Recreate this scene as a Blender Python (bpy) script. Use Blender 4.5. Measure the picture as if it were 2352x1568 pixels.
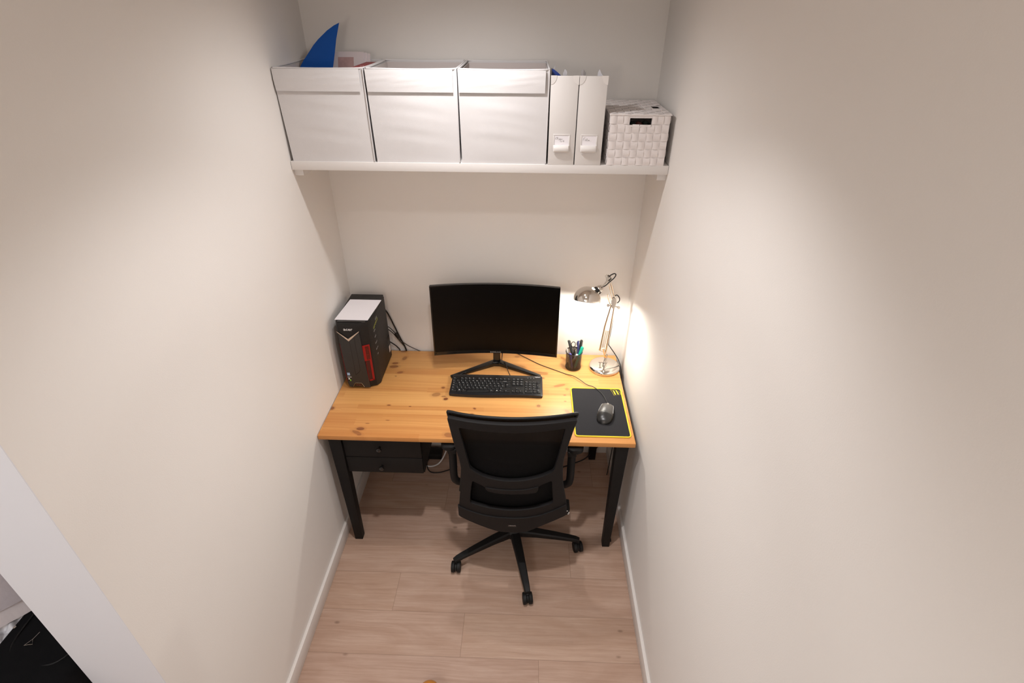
import bpy, bmesh, math, random
from mathutils import Vector, Matrix
for o in list(bpy.data.objects): bpy.data.objects.remove(o)
random.seed(7)
S = bpy.context.scene
COL = S.collection
V = Vector
# ------------------------------------------------------------------ camera
cam_d = bpy.data.cameras.new('camera'); cam = bpy.data.objects.new('camera', cam_d); COL.objects.link(cam)
cam_d.sensor_width = 36.0; cam_d.lens = 18.696; cam_d.clip_start = 0.05
fwd = V((-0.02599, 0.84208, -0.53873)).normalized()
rgt = V((0.99943, 0.03358, 0.00427)); rgt = (rgt - rgt.dot(fwd)*fwd).normalized()
up = rgt.cross(fwd)
cam.matrix_world = Matrix(((rgt.x, up.x, -fwd.x, 0.9475), (rgt.y, up.y, -fwd.y, -2.5147), (rgt.z, up.z, -fwd.z, 2.4302), (0, 0, 0, 1)))
S.camera = cam
# ------------------------------------------------------------------ world, exposure
S.view_settings.view_transform = 'Standard'; S.view_settings.look = 'None'; S.view_settings.gamma = 1.0
S.view_settings.use_curve_mapping = False
S.view_settings.exposure = 0.0
wd = bpy.data.worlds.new('world'); S.world = wd; wd.use_nodes = True
wd.node_tree.nodes['Background'].inputs[0].default_value = (0.9, 0.9, 1, 1)
wd.node_tree.nodes['Background'].inputs[1].default_value = 0.02
# ------------------------------------------------------------------ lights
def spot(name, loc, watts, color, size=150, blend=1.0, radius=0.035):
    l = bpy.data.lights.new(name, 'SPOT'); l.energy = watts; l.color = color
    l.spot_size = math.radians(size); l.spot_blend = blend; l.shadow_soft_size = radius
    o = bpy.data.objects.new(name, l); o.location = loc; COL.objects.link(o); return o
CEIL = 2.62
DOWN = (1.0, 0.975, 0.97)
spot('downlight_core', (0.80, -1.35, CEIL-0.02), 49, DOWN, size=80)
spot('downlight_beam', (0.80, -1.35, CEIL-0.02), 25, DOWN, size=122, blend=0.55)
spot('downlight_beam', (0.69, -0.68, CEIL-0.02), 29, DOWN, size=162)
la = bpy.data.lights.new('room_light', 'AREA'); la.shape = 'DISK'; la.size = 0.5; la.energy = 16; la.color = (0.82, 0.92, 1.0)
lo = bpy.data.objects.new('room_light', la); lo.location = (-0.35, -3.3, CEIL-0.06); COL.objects.link(lo)
lg = bpy.data.lights.new('fill_light', 'POINT'); lg.energy = 19; lg.color = (1.0, 0.87, 0.77); lg.shadow_soft_size = 0.15  # added fill behind the camera to brighten the alcove, not a known fixture
lgo = bpy.data.objects.new('fill_light', lg); lgo.location = (0.4, -3.5, 2.25); COL.objects.link(lgo)
LAMP = V((1.242, -0.205, 1.212))          # bulb of the desk lamp
lp = bpy.data.lights.new('desk_lamp_bulb', 'POINT'); lp.energy = 10; lp.color = (1.0, 0.965, 0.88); lp.shadow_soft_size = 0.02
lpo = bpy.data.objects.new('desk_lamp_bulb', lp); lpo.location = LAMP; COL.objects.link(lpo)

# ------------------------------------------------------------------ helpers
MATS = {}
def nd(nt, t, **kw):
    n = nt.nodes.new(t)
    for k, v in kw.items(): setattr(n, k, v)
    return n
def mat(name, col, rough=0.5, metal=0.0, var=0.0, vscale=20, bump=0.0, bscale=200, coat=0.0, alpha=1.0, emis=None, estr=0, spec=0.5, sheen=0):
    m = bpy.data.materials.new(name); m.use_nodes = True; nt = m.node_tree; b = nt.nodes['Principled BSDF']
    b.inputs['Base Color'].default_value = (*col, 1); b.inputs['Roughness'].default_value = rough
    b.inputs['Metallic'].default_value = metal; b.inputs['Alpha'].default_value = alpha
    b.inputs['Specular IOR Level'].default_value = spec
    if coat: b.inputs['Coat Weight'].default_value = coat; b.inputs['Coat Roughness'].default_value = 0.1
    if sheen: b.inputs['Sheen Weight'].default_value = sheen
    if emis: b.inputs['Emission Color'].default_value = (*emis, 1); b.inputs['Emission Strength'].default_value = estr
    tc = nd(nt, 'ShaderNodeTexCoord')
    if var:
        n = nd(nt, 'ShaderNodeTexNoise'); n.inputs['Scale'].default_value = vscale; n.inputs['Detail'].default_value = 4
        nt.links.new(tc.outputs['Object'], n.inputs['Vector'])
        mx = nd(nt, 'ShaderNodeMix', data_type='RGBA')
        mx.inputs[6].default_value = tuple(c*(1-var) for c in col)+(1,); mx.inputs[7].default_value = tuple(min(1, c*(1+var)) for c in col)+(1,)
        nt.links.new(n.outputs['Fac'], mx.inputs[0]); nt.links.new(mx.outputs[2], b.inputs['Base Color'])
    if bump:
        n = nd(nt, 'ShaderNodeTexNoise'); n.inputs['Scale'].default_value = bscale; n.inputs['Detail'].default_value = 3
        nt.links.new(tc.outputs['Object'], n.inputs['Vector'])
        bp = nd(nt, 'ShaderNodeBump'); bp.inputs['Strength'].default_value = bump; bp.inputs['Distance'].default_value = 0.002
        nt.links.new(n.outputs['Fac'], bp.inputs['Height']); nt.links.new(bp.outputs[0], b.inputs['Normal'])
    MATS[name] = m; return m

wall_m = mat('painted_wall', (0.82, 0.788, 0.755), 0.75, var=0.012, vscale=3, bump=0.12, bscale=260, spec=0.25)
trimw = mat('white_paint', (0.75, 0.75, 0.79), 0.45, spec=0.4)
boardw = mat('skirting_paint', (0.74, 0.70, 0.67), 0.45, spec=0.4)
shelfw = mat('shelf_white', (0.76, 0.73, 0.71), 0.45, spec=0.4)
fabw = mat('white_fabric', (0.67, 0.65, 0.65), 0.85, var=0.03, vscale=8, bump=0.25, bscale=900, spec=0.2)
fabin = mat('fabric_lining', (0.62, 0.56, 0.54), 0.9, spec=0.1)
cardw = mat('white_card', (0.72, 0.69, 0.67), 0.6, spec=0.3)
paperw = mat('paper', (0.86, 0.83, 0.86), 0.8, spec=0.2)
ribw = mat('woven_strap', (0.82, 0.77, 0.76), 0.8, bump=0.3, bscale=500, spec=0.2)
blackp = mat('black_plastic', (0.007, 0.0065, 0.0065), 0.55, bump=0.15, bscale=900, spec=0.3)
blackchair = mat('chair_plastic', (0.0075, 0.0068, 0.0072), 0.6, bump=0.3, bscale=700, spec=0.25)
blackgloss = mat('gloss_black', (0.004, 0.004, 0.004), 0.18, coat=0.3)
screenm = mat('screen', (0.0012, 0.001, 0.001), 0.30, spec=0.22)
blackfab = mat('black_fabric', (0.006, 0.006, 0.007), 0.95, bump=0.5, bscale=1500, spec=0.15)
meshfab = mat('chair_mesh', (0.006, 0.0055, 0.0055), 0.9, alpha=0.93, spec=0.15)
desk_black = mat('black_stained_wood', (0.007, 0.0058, 0.0055), 0.6, var=0.25, vscale=30, bump=0.15, bscale=120, spec=0.25)
chrome = mat('nickel', (0.70, 0.66, 0.61), 0.10, metal=1.0)
chromed = mat('nickel_inner', (0.75, 0.72, 0.68), 0.35, metal=0.8)
pcdark = mat('case_black', (0.010, 0.0095, 0.0095), 0.5, bump=0.15, bscale=600, spec=0.35)
pcgrey = mat('case_grey', (0.034, 0.033, 0.033), 0.40, metal=0.25, bump=0.2, bscale=800)
redp = mat('red_plastic', (0.27, 0.008, 0.008), 0.4, spec=0.35)
silver = mat('silver_trim', (0.72, 0.62, 0.52), 0.25, metal=1.0)
whitemark = mat('white_print', (0.8, 0.8, 0.8), 0.6)
greymark = mat('grey_print', (0.30, 0.29, 0.28), 0.6)
redmark = mat('red_print', (0.28, 0.07, 0.05), 0.6)
greenmark = mat('green_print', (0.18, 0.42, 0.03), 0.5)
limemark = mat('lime_print', (0.30, 0.33, 0.05), 0.6)
bluemark = mat('blue_sticker', (0.35, 0.5, 0.72), 0.4)
keym = mat('key_plastic', (0.007, 0.007, 0.0078), 0.45, bump=0.1, bscale=900)
padm = mat('pad_cloth', (0.019, 0.019, 0.022), 0.9, bump=0.4, bscale=1400, var=0.1, vscale=400, spec=0.2)
yellowm = mat('yellow_edge', (0.78, 0.62, 0.02), 0.6)
mousem = mat('mouse_grey', (0.06, 0.058, 0.057), 0.42, var=0.08, vscale=30)
bluef = mat('blue_folder', (0.001, 0.075, 0.36), 0.45, spec=0.25)
bluef2 = mat('navy_folder', (0.01, 0.04, 0.22), 0.4)
redbook = mat('red_cover', (0.27, 0.022, 0.025), 0.5)
magcov = mat('magazine_cover', (0.62, 0.55, 0.56), 0.4, var=0.05, vscale=12)
magpink = mat('magazine_picture', (0.42, 0.27, 0.26), 0.4, var=0.35, vscale=40)
cablem = mat('cable', (0.008, 0.008, 0.008), 0.5)
whitecable = mat('white_cable', (0.75, 0.74, 0.74), 0.5)
orange = mat('orange_varnish', (0.55, 0.22, 0.04), 0.35)
beige = mat('beige_barrel', (0.62, 0.48, 0.32), 0.5)
purple = mat('purple_barrel', (0.06, 0.05, 0.22), 0.4)
navy = mat('navy_barrel', (0.02, 0.025, 0.10), 0.35)
teal = mat('teal_barrel', (0.005, 0.28, 0.19), 0.35)
clearp = mat('clear_sleeve', (0.75, 0.74, 0.78), 0.15, alpha=0.6)
dgreen = mat('dark_contents', (0.01, 0.02, 0.015), 0.7)
dred = mat('red_contents', (0.10, 0.02, 0.015), 0.6)
linen = mat('grey_linen', (0.52, 0.47, 0.50), 0.9, var=0.08, vscale=25, bump=0.6, bscale=60, spec=0.15)
linencuff = mat('linen_cuff', (0.60, 0.54, 0.55), 0.9, var=0.12, vscale=20, bump=0.6, bscale=60, spec=0.15)
plasticbag = mat('white_bag', (0.72, 0.71, 0.74), 0.5, bump=0.5, bscale=40)
cream = mat('cream_card', (0.72, 0.66, 0.62), 0.6)
ceilm = mat('ceiling_paint', (0.86, 0.84, 0.81), 0.8)
carcm = mat('wardrobe_white', (0.74, 0.72, 0.70), 0.5)

# cup mesh: fine metal mesh, pattern of round openings
def mesh_metal():
    m = bpy.data.materials.new('metal_mesh'); m.use_nodes = True; nt = m.node_tree; b = nt.nodes['Principled BSDF']
    b.inputs['Base Color'].default_value = (0.01, 0.01, 0.01, 1); b.inputs['Roughness'].default_value = 0.35
    uv = nd(nt, 'ShaderNodeUVMap'); mp = nd(nt, 'ShaderNodeMapping'); mp.inputs['Scale'].default_value = (150, 58, 1)
    mp.inputs['Rotation'].default_value = (0, 0, 0)
    ck = nd(nt, 'ShaderNodeTexVoronoi', feature='F1'); ck.inputs['Scale'].default_value = 1.0; ck.inputs['Randomness'].default_value = 0.0
    nt.links.new(uv.outputs[0], mp.inputs['Vector']); nt.links.new(mp.outputs[0], ck.inputs['Vector'])
    mt = nd(nt, 'ShaderNodeMath', operation='GREATER_THAN'); mt.inputs[1].default_value = 0.30
    nt.links.new(ck.outputs['Distance'], mt.inputs[0]); nt.links.new(mt.outputs[0], b.inputs['Alpha'])
    return m
cupmesh = mesh_metal()

def math_n(nt, op, a, b=None, c=None):
    n = nd(nt, 'ShaderNodeMath', operation=op)
    for i, x in enumerate((a, b, c)):
        if x is None: continue
        if isinstance(x, (int, float)): n.inputs[i].default_value = x
        else: nt.links.new(x, n.inputs[i])
    return n.outputs[0]
def comb(nt, x, y, z):
    n = nd(nt, 'ShaderNodeCombineXYZ')
    for i, v in enumerate((x, y, z)):
        if isinstance(v, (int, float)): n.inputs[i].default_value = v
        else: nt.links.new(v, n.inputs[i])
    return n.outputs[0]
def mixc(nt, f, a, b, mode='MIX'):
    n = nd(nt, 'ShaderNodeMix', data_type='RGBA', blend_type=mode)
    for i, v in ((0, f), (6, a), (7, b)):
        if isinstance(v, (int, float)): n.inputs[i].default_value = v
        elif isinstance(v, tuple): n.inputs[i].default_value = (*v, 1)
        else: nt.links.new(v, n.inputs[i])
    return n.outputs[2]
def noise(nt, vec, scale=1, detail=4, rough=0.5, dist=0.0):
    n = nd(nt, 'ShaderNodeTexNoise'); n.inputs['Scale'].default_value = scale; n.inputs['Detail'].default_value = detail
    n.inputs['Roughness'].default_value = rough; n.inputs['Distortion'].default_value = dist
    nt.links.new(vec, n.inputs['Vector']); return n.outputs['Fac']
def mrange(nt, v, a, b, c=0, d=1, smooth=False):
    n = nd(nt, 'ShaderNodeMapRange'); n.clamp = True
    if smooth: n.interpolation_type = 'SMOOTHSTEP'
    nt.links.new(v, n.inputs[0])
    for i, x in enumerate((a, b, c, d)): n.inputs[i+1].default_value = x
    return n.outputs[0]

def floor_material():
    m = bpy.data.materials.new('oak_laminate'); m.use_nodes = True; nt = m.node_tree; b = nt.nodes['Principled BSDF']
    g = nd(nt, 'ShaderNodeTexCoord'); sp = nd(nt, 'ShaderNodeSeparateXYZ'); nt.links.new(g.outputs['Object'], sp.inputs[0])
    x, y = sp.outputs[0], sp.outputs[1]
    y = math_n(nt, 'ADD', y, 0.100)
    ry = math_n(nt, 'DIVIDE', math_n(nt, 'MULTIPLY', y, -1.0), 0.2)        # boards 20 cm wide
    row = math_n(nt, 'FLOOR', ry)
    fy = math_n(nt, 'FRACT', ry)
    # ends: 0.343 for the board between -0.905 and -1.1 (row 4), +0.345 per row, boards 1.2 m
    off = math_n(nt, 'MULTIPLY_ADD', row, 0.345, 0.343 - 4*0.345)
    rx = math_n(nt, 'DIVIDE', math_n(nt, 'SUBTRACT', x, off), 1.2)
    colm = math_n(nt, 'FLOOR', rx); fx = math_n(nt, 'FRACT', rx)
    wn = nd(nt, 'ShaderNodeTexWhiteNoise', noise_dimensions='2D'); nt.links.new(comb(nt, row, colm, 0), wn.inputs['Vector'])
    rnd = wn.outputs['Value']
    # grain
    sx = math_n(nt, 'MULTIPLY_ADD', rnd, 17.0, math_n(nt, 'MULTIPLY', x, 1.0))
    big = noise(nt, comb(nt, math_n(nt, 'MULTIPLY', sx, 1.6), math_n(nt, 'MULTIPLY', y, 5.0), rnd), 1, 3, 0.5, 0.6)
    ywarp = math_n(nt, 'MULTIPLY_ADD', big, 0.045, y)
    grain = noise(nt, comb(nt, math_n(nt, 'MULTIPLY', sx, 3.0), math_n(nt, 'MULTIPLY', ywarp, 90.0), rnd), 1, 5, 0.62, 0.2)
    fine = noise(nt, comb(nt, math_n(nt, 'MULTIPLY', sx, 16.0), math_n(nt, 'MULTIPLY', y, 420.0), rnd), 1, 3, 0.6)
    blot = noise(nt, comb(nt, math_n(nt, 'MULTIPLY', sx, 2.5), math_n(nt, 'MULTIPLY', y, 9.0), rnd), 1, 3, 0.5, 1.0)
    c = mixc(nt, mrange(nt, grain, 0.3, 0.7), (0.415, 0.275, 0.21), (0.515, 0.362, 0.285))
    c = mixc(nt, mrange(nt, blot, 0.38, 0.62), c, mixc(nt, 1.0, c, (0.90, 0.86, 0.83), 'MULTIPLY'))
    c = mixc(nt, mrange(nt, fine, 0.55, 0.75, 0, 0.35), c, (0.28, 0.17, 0.12))
    # tone per board
    c = mixc(nt, mrange(nt, rnd, 0, 1, 0.0, 1.0), c, mixc(nt, 1.0, c, (1.06, 1.07, 1.04), 'MULTIPLY'))
    # little knots
    vo = nd(nt, 'ShaderNodeTexVoronoi', feature='F1'); vo.inputs['Scale'].default_value = 1
    nt.links.new(comb(nt, math_n(nt, 'MULTIPLY', x, 5.0), math_n(nt, 'MULTIPLY', y, 9.0), 0), vo.inputs['Vector'])
    kn = mrange(nt, vo.outputs['Distance'], 0.03, 0.09, 0.6, 0.0, True)
    c = mixc(nt, kn, c, (0.17, 0.10, 0.07))
    # seams
    ey = math_n(nt, 'MINIMUM', fy, math_n(nt, 'SUBTRACT', 1.0, fy)); ex = math_n(nt, 'MINIMUM', fx, math_n(nt, 'SUBTRACT', 1.0, fx))
    e = math_n(nt, 'MINIMUM', math_n(nt, 'MULTIPLY', ey, 0.2), math_n(nt, 'MULTIPLY', ex, 1.2))
    seam = mrange(nt, e, 0.0004, 0.0013, 0.55, 0.0)
    c = mixc(nt, seam, c, (0.13, 0.075, 0.05))
    nt.links.new(c, b.inputs['Base Color'])
    nt.links.new(mrange(nt, grain, 0.3, 0.7, 0.50, 0.42), b.inputs['Roughness'])
    bp = nd(nt, 'ShaderNodeBump'); bp.inputs['Strength'].default_value = 0.25; bp.inputs['Distance'].default_value = 0.001
    nt.links.new(math_n(nt, 'SUBTRACT', fine, seam), bp.inputs['Height']); nt.links.new(bp.outputs[0], b.inputs['Normal'])
    b.inputs['Specular IOR Level'].default_value = 0.3
    return m
floor_m = floor_material()

KNOTS = [  # x, y, half length, half width, angle, strength
 (.009,-.532,.012,.012,0,.8),(.187,-.673,.020,.011,0,.85),(.178,-.700,.030,.010,-.5,.6),(.192,-.715,.010,.004,0,.7),(.210,-.635,.010,.003,0,.7),
 (.280,-.498,.010,.004,0,1),(.386,-.504,.006,.003,0,1),(.704,-.508,.008,.006,-.6,.9),(.695,-.551,.010,.006,0,.75),(1.017,-.476,.010,.010,0,.7),
 (1.156,-.514,.009,.020,.5,.45),(.527,-.348,.010,.009,0,.8),(.553,-.439,.012,.010,.4,.95),(.500,-.406,.024,.016,.3,.55),(.233,-.140,.018,.010,.1,.8),(.233,-.172,.026,.014,.12,.75),
 (.278,-.224,.018,.010,.3,.7),(.275,-.090,.012,.020,-.3,.6),(.256,-.020,.020,.010,0,.75),(1.022,-.582,.010,.007,0,.8),(1.127,-.306,.035,.010,.35,.65),
 (1.150,-.385,.007,.005,0,.75),(1.150,-.435,.006,.004,0,.6),(1.042,-.245,.009,.007,0,.7),(.602,-.700,.022,.016,-.3,.6),(.790,-.250,.020,.008,0,.45),(.300,-.610,.010,.003,0,.7),
 (.262,-.258,.005,.003,0,.8),(1.165,-.335,.010,.010,.3,.5),(.540,-.420,.012,.006,0,.6),(.900,-.050,.015,.008,0,.5)]
DESK0 = V((0.73, -0.365, 0))
STAVES = [0.0, -.063, -.119, -.185, -.235, -.292, -.345, -.388, -.440, -.497, -.530, -.562, -.590, -.648, -.690, -.73]
TONES = [.45, .30, .38, .62, .50, .42, .75, .20, .28, .70, .30, .78, .80, .72, .85]
def desk_material():
    m = bpy.data.materials.new('oiled_pine'); m.use_nodes = True; nt = m.node_tree; b = nt.nodes['Principled BSDF']
    g = nd(nt, 'ShaderNodeTexCoord'); sp = nd(nt, 'ShaderNodeSeparateXYZ'); nt.links.new(g.outputs['Object'], sp.inputs[0])
    x = math_n(nt, 'ADD', sp.outputs[0], DESK0.x); y = math_n(nt, 'ADD', sp.outputs[1], DESK0.y); z = sp.outputs[2]
    wob = noise(nt, comb(nt, math_n(nt, 'MULTIPLY', x, 1.6), 0.0, math_n(nt, 'MULTIPLY', y, 3.0)), 1, 1)
    # stave index through a stepped ramp
    cr = nd(nt, 'ShaderNodeValToRGB'); cr.color_ramp.interpolation = 'CONSTANT'
    el = cr.color_ramp.elements
    el[0].position = 0; el[0].color = (TONES[0],)*3+(1,)
    for i in range(1, len(TONES)):
        p = -STAVES[i]/0.75
        e = el[1] if i == 1 else el.new(p)
        e.position = p; e.color = (TONES[i],)*3+(1,)
    nt.links.new(math_n(nt, 'DIVIDE', y, -0.75), cr.inputs[0])
    tone = cr.outputs[0]
    tonev = nd(nt, 'ShaderNodeSeparateColor'); nt.links.new(tone, tonev.inputs[0]); tv = tonev.outputs[0]
    # end joints inside staves shift tone
    jx = math_n(nt, 'FLOOR', math_n(nt, 'MULTIPLY_ADD', tv, 9.7, math_n(nt, 'DIVIDE', x, 0.62)))
    wn = nd(nt, 'ShaderNodeTexWhiteNoise', noise_dimensions='2D'); nt.links.new(comb(nt, jx, tv, 0), wn.inputs['Vector'])
    # knot field
    kmask = None; ywarp = y
    for (kx, ky, a, w, ang, s) in KNOTS:
        ca, sa = math.cos(ang), math.sin(ang)
        dx = math_n(nt, 'SUBTRACT', x, kx); dy = math_n(nt, 'SUBTRACT', y, ky)
        u = math_n(nt, 'DIVIDE', math_n(nt, 'ADD', math_n(nt, 'MULTIPLY', dx, ca), math_n(nt, 'MULTIPLY', dy, sa)), a)
        v = math_n(nt, 'DIVIDE', math_n(nt, 'SUBTRACT', math_n(nt, 'MULTIPLY', dy, ca), math_n(nt, 'MULTIPLY', dx, sa)), w)
        d = math_n(nt, 'ADD', math_n(nt, 'MULTIPLY', u, u), math_n(nt, 'MULTIPLY', v, v))
        k = math_n(nt, 'MAXIMUM', mrange(nt, d, 0.65, 1.15, s, 0.0, True), mrange(nt, d, 0.9, 3.2, s*0.28, 0.0, True))
        kmask = k if kmask is None else math_n(nt, 'MAXIMUM', kmask, k)
        # grain flows round the knot
        fall = math_n(nt, 'DIVIDE', w*0.9, math_n(nt, 'ADD', math_n(nt, 'MULTIPLY', d, 0.35), 1.0))
        ywarp = math_n(nt, 'ADD', ywarp, math_n(nt, 'MULTIPLY', fall, mrange(nt, dy, -w, w, -1, 1)))
    yg = math_n(nt, 'MULTIPLY_ADD', wob, 0.03, ywarp)
    seedz = math_n(nt, 'MULTIPLY_ADD', wn.outputs['Value'], 7.0, z)
    g1 = noise(nt, comb(nt, math_n(nt, 'MULTIPLY', x, 1.3), math_n(nt, 'MULTIPLY', yg, 95.0), seedz), 1, 4, 0.55, 0.15)
    g2 = noise(nt, comb(nt, math_n(nt, 'MULTIPLY', x, 3.0), math_n(nt, 'MULTIPLY', yg, 26.0), seedz), 1, 3, 0.5)
    t = math_n(nt, 'ADD', math_n(nt, 'MULTIPLY', tv, 0.72), math_n(nt, 'MULTIPLY', wn.outputs['Value'], 0.25))
    t = math_n(nt, 'ADD', t, math_n(nt, 'MULTIPLY', mrange(nt, g1, 0.38, 0.68), 0.30))
    t = math_n(nt, 'ADD', t, math_n(nt, 'MULTIPLY', mrange(nt, g2, 0.3, 0.7), 0.14))
    c = mixc(nt, mrange(nt, t, 0.1, 1.15), (0.80, 0.435, 0.150), (0.545, 0.225, 0.062))
    c = mixc(nt, kmask, c, mixc(nt, mrange(nt, g1, 0.4, 0.6), (0.13, 0.036, 0.013), (0.27, 0.080, 0.028)))
    nt.links.new(c, b.inputs['Base Color']); b.inputs['Roughness'].default_value = 0.42
    b.inputs['Specular IOR Level'].default_value = 0.4
    bp = nd(nt, 'ShaderNodeBump'); bp.inputs['Strength'].default_value = 0.12; bp.inputs['Distance'].default_value = 0.001
    nt.links.new(g1, bp.inputs['Height']); nt.links.new(bp.outputs[0], b.inputs['Normal'])
    return m
pine = desk_material()

# ---- mesh building
def box(bm, x0, x1, y0, y1, z0, z1, bev=0, mi=0, seg=2):
    vs = [bm.verts.new((x, y, z)) for x in (x0, x1) for y in (y0, y1) for z in (z0, z1)]
    fs = [bm.faces.new([vs[i] for i in f]) for f in ((0,1,3,2),(4,6,7,5),(0,4,5,1),(2,3,7,6),(0,2,6,4),(1,5,7,3))]
    for f in fs: f.material_index = mi
    if bev:
        es = list({e for f in fs for e in f.edges})
        r = bmesh.ops.bevel(bm, geom=es, offset=bev, segments=seg, affect='EDGES', profile=0.5)
        for f in r['faces']: f.material_index = mi
    return vs
def hexa(bm, p, bev=0, mi=0):
    """p: 8 corners, bottom loop then top loop"""
    vs = [bm.verts.new(q) for q in p]
    fs = [bm.faces.new([vs[i] for i in f]) for f in ((3,2,1,0),(4,5,6,7),(0,1,5,4),(1,2,6,5),(2,3,7,6),(3,0,4,7))]
    for f in fs: f.material_index = mi
    if bev:
        es = list({e for f in fs for e in f.edges})
        r = bmesh.ops.bevel(bm, geom=es, offset=bev, segments=2, affect='EDGES', profile=0.5)
        for f in r['faces']: f.material_index = mi
def catmull(P, n=6, closed=False):
    P = [V(p) for p in P]; out = []
    N = len(P); rng = range(N) if closed else range(N-1)
    for i in rng:
        if closed: a, b, c, d = P[i-1], P[i], P[(i+1) % N], P[(i+2) % N]
        else: a, b, c, d = P[max(i-1, 0)], P[i], P[i+1], P[min(i+2, N-1)]
        for k in range(n):
            t = k/n
            out.append(0.5*((2*b)+(c-a)*t+(2*a-5*b+4*c-d)*t*t+(3*b-a-3*c+d)*t**3))
    if not closed: out.append(P[-1])
    return out
def tube(bm, P, r, seg=8, n=6, mi=0, closed=False, smooth=True, cap=True):
    pts = catmull(P, n, closed) if smooth and len(P) > 2 else [V(p) for p in P]
    N = len(pts); rings = []
    ref = None
    for i, p in enumerate(pts):
        if closed: t = (pts[(i+1) % N]-pts[i-1]).normalized()
        else: t = (pts[min(i+1, N-1)]-pts[max(i-1, 0)]).normalized()
        if ref is None:
            ref = V((0, 0, 1)) if abs(t.z) < 0.9 else V((0, 1, 0))
        a = (ref - ref.dot(t)*t).normalized(); ref = a; b = t.cross(a)
        rr = r[min(int(i/(N-1)*len(r)), len(r)-1)] if isinstance(r, (list, tuple)) else r
        if isinstance(r, (list, tuple)):
            f = i/(N-1)*(len(r)-1); k = min(int(f), len(r)-2); rr = r[k]+(r[k+1]-r[k])*(f-k)
        rings.append([bm.verts.new(p+rr*(math.cos(2*math.pi*j/seg)*a+math.sin(2*math.pi*j/seg)*b)) for j in range(seg)])
    M = N if closed else N-1
    for i in range(M):
        A, B = rings[i], rings[(i+1) % N]
        for j in range(seg):
            f = bm.faces.new((A[j], A[(j+1) % seg], B[(j+1) % seg], B[j])); f.material_index = mi
    if cap and not closed:
        for R in (list(reversed(rings[0])), rings[-1]):
            f = bm.faces.new(R); f.material_index = mi
def frame(o, zax, xref=(1, 0, 0)):
    z = V(zax).normalized(); x = V(xref); x = (x-x.dot(z)*z)
    if x.length < 1e-4: x = V((0, 1, 0)); x = x-x.dot(z)*z
    x.normalize(); y = z.cross(x)
    return Matrix(((x.x, y.x, z.x, o[0]), (x.y, y.y, z.y, o[1]), (x.z, y.z, z.z, o[2]), (0, 0, 0, 1)))
def lathe(bm, prof, M, seg=32, mi=0, a0=0, a1=2*math.pi, uv=False):
    rings = []
    for (r, z) in prof:
        if r < 1e-6: rings.append([bm.verts.new(M @ V((0, 0, z)))]*seg); continue
        rings.append([bm.verts.new(M @ V((r*math.cos(2*math.pi*j/seg), r*math.sin(2*math.pi*j/seg), z))) for j in range(seg)])
    L = bm.loops.layers.uv.verify() if uv else None
    for i in range(len(prof)-1):
        A, B = rings[i], rings[i+1]
        for j in range(seg):
            k = (j+1) % seg
            q = [A[j], A[k], B[k], B[j]]; uvs = [(j/seg, i/(len(prof)-1)), ((j+1)/seg, i/(len(prof)-1)), ((j+1)/seg, (i+1)/(len(prof)-1)), (j/seg, (i+1)/(len(prof)-1))]
            qq = []; uu = []
            for v_, u_ in zip(q, uvs):
                if v_ not in qq: qq.append(v_); uu.append(u_)
            if len(qq) < 3: continue
            f = bm.faces.new(qq); f.material_index = mi
            if uv:
                for l, u_ in zip(f.loops, uu): l[L].uv = u_
def cyl(bm, a, b, r, seg=16, mi=0, r2=None):
    a = V(a); b = V(b); h = (b-a).length
    lathe(bm, [(0, 0), (r, 0), (r if r2 is None else r2, h), (0, h)], frame(a, b-a), seg, mi)
def prism(bm, poly, M, h, mi=0, bev=0):
    """polygon in the xy plane of M, thickness h along +z of M"""
    A = [bm.verts.new(M @ V((p[0], p[1], 0))) for p in poly]; B = [bm.verts.new(M @ V((p[0], p[1], h))) for p in poly]
    fs = [bm.faces.new(list(reversed(A))), bm.faces.new(B)]
    n = len(poly)
    for i in range(n): fs.append(bm.faces.new((A[i], A[(i+1) % n], B[(i+1) % n], B[i])))
    for f in fs: f.material_index = mi
    if bev:
        es = list(fs[1].edges)+list(fs[0].edges)
        r = bmesh.ops.bevel(bm, geom=es, offset=bev, segments=2, affect='EDGES', profile=0.5)
        for f in r['faces']: f.material_index = mi
FRONT = lambda x, y, z: Matrix(((1, 0, 0, x), (0, 0, -1, y), (0, 1, 0, z), (0, 0, 0, 1)))   # local x->X, y->Z, z-> -Y (towards the viewer)
TOP = lambda x, y, z: Matrix.Translation((x, y, z))
RSIDE = lambda x, y, z: Matrix(((0, 0, 1, x), (1, 0, 0, y), (0, 1, 0, z), (0, 0, 0, 1)))     # local x->Y, y->Z, z->+X
def sheet(bm, fn, nu, nv, th=0, mi=0):
    G = [[bm.verts.new(fn(i/nu, j/nv)) for j in range(nv+1)] for i in range(nu+1)]
    fs = []
    for i in range(nu):
        for j in range(nv):
            f = bm.faces.new((G[i][j], G[i+1][j], G[i+1][j+1], G[i][j+1])); f.material_index = mi; fs.append(f)
    if th:
        bm.normal_update()
        bmesh.ops.solidify(bm, geom=fs, thickness=th)
def from_curve(make, bm, M, mi=0):
    cu = make; ob = bpy.data.objects.new('tmp', cu); COL.objects.link(ob)
    dg = bpy.context.evaluated_depsgraph_get(); dg.update()
    me = bpy.data.meshes.new_from_object(ob.evaluated_get(dg))
    me.transform(M)
    while len(me.materials) <= mi: me.materials.append(None)
    me.polygons.foreach_set('material_index', [mi]*len(me.polygons)); bm.from_mesh(me)
    bpy.data.objects.remove(ob); bpy.data.meshes.remove(me); bpy.data.curves.remove(cu)
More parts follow.
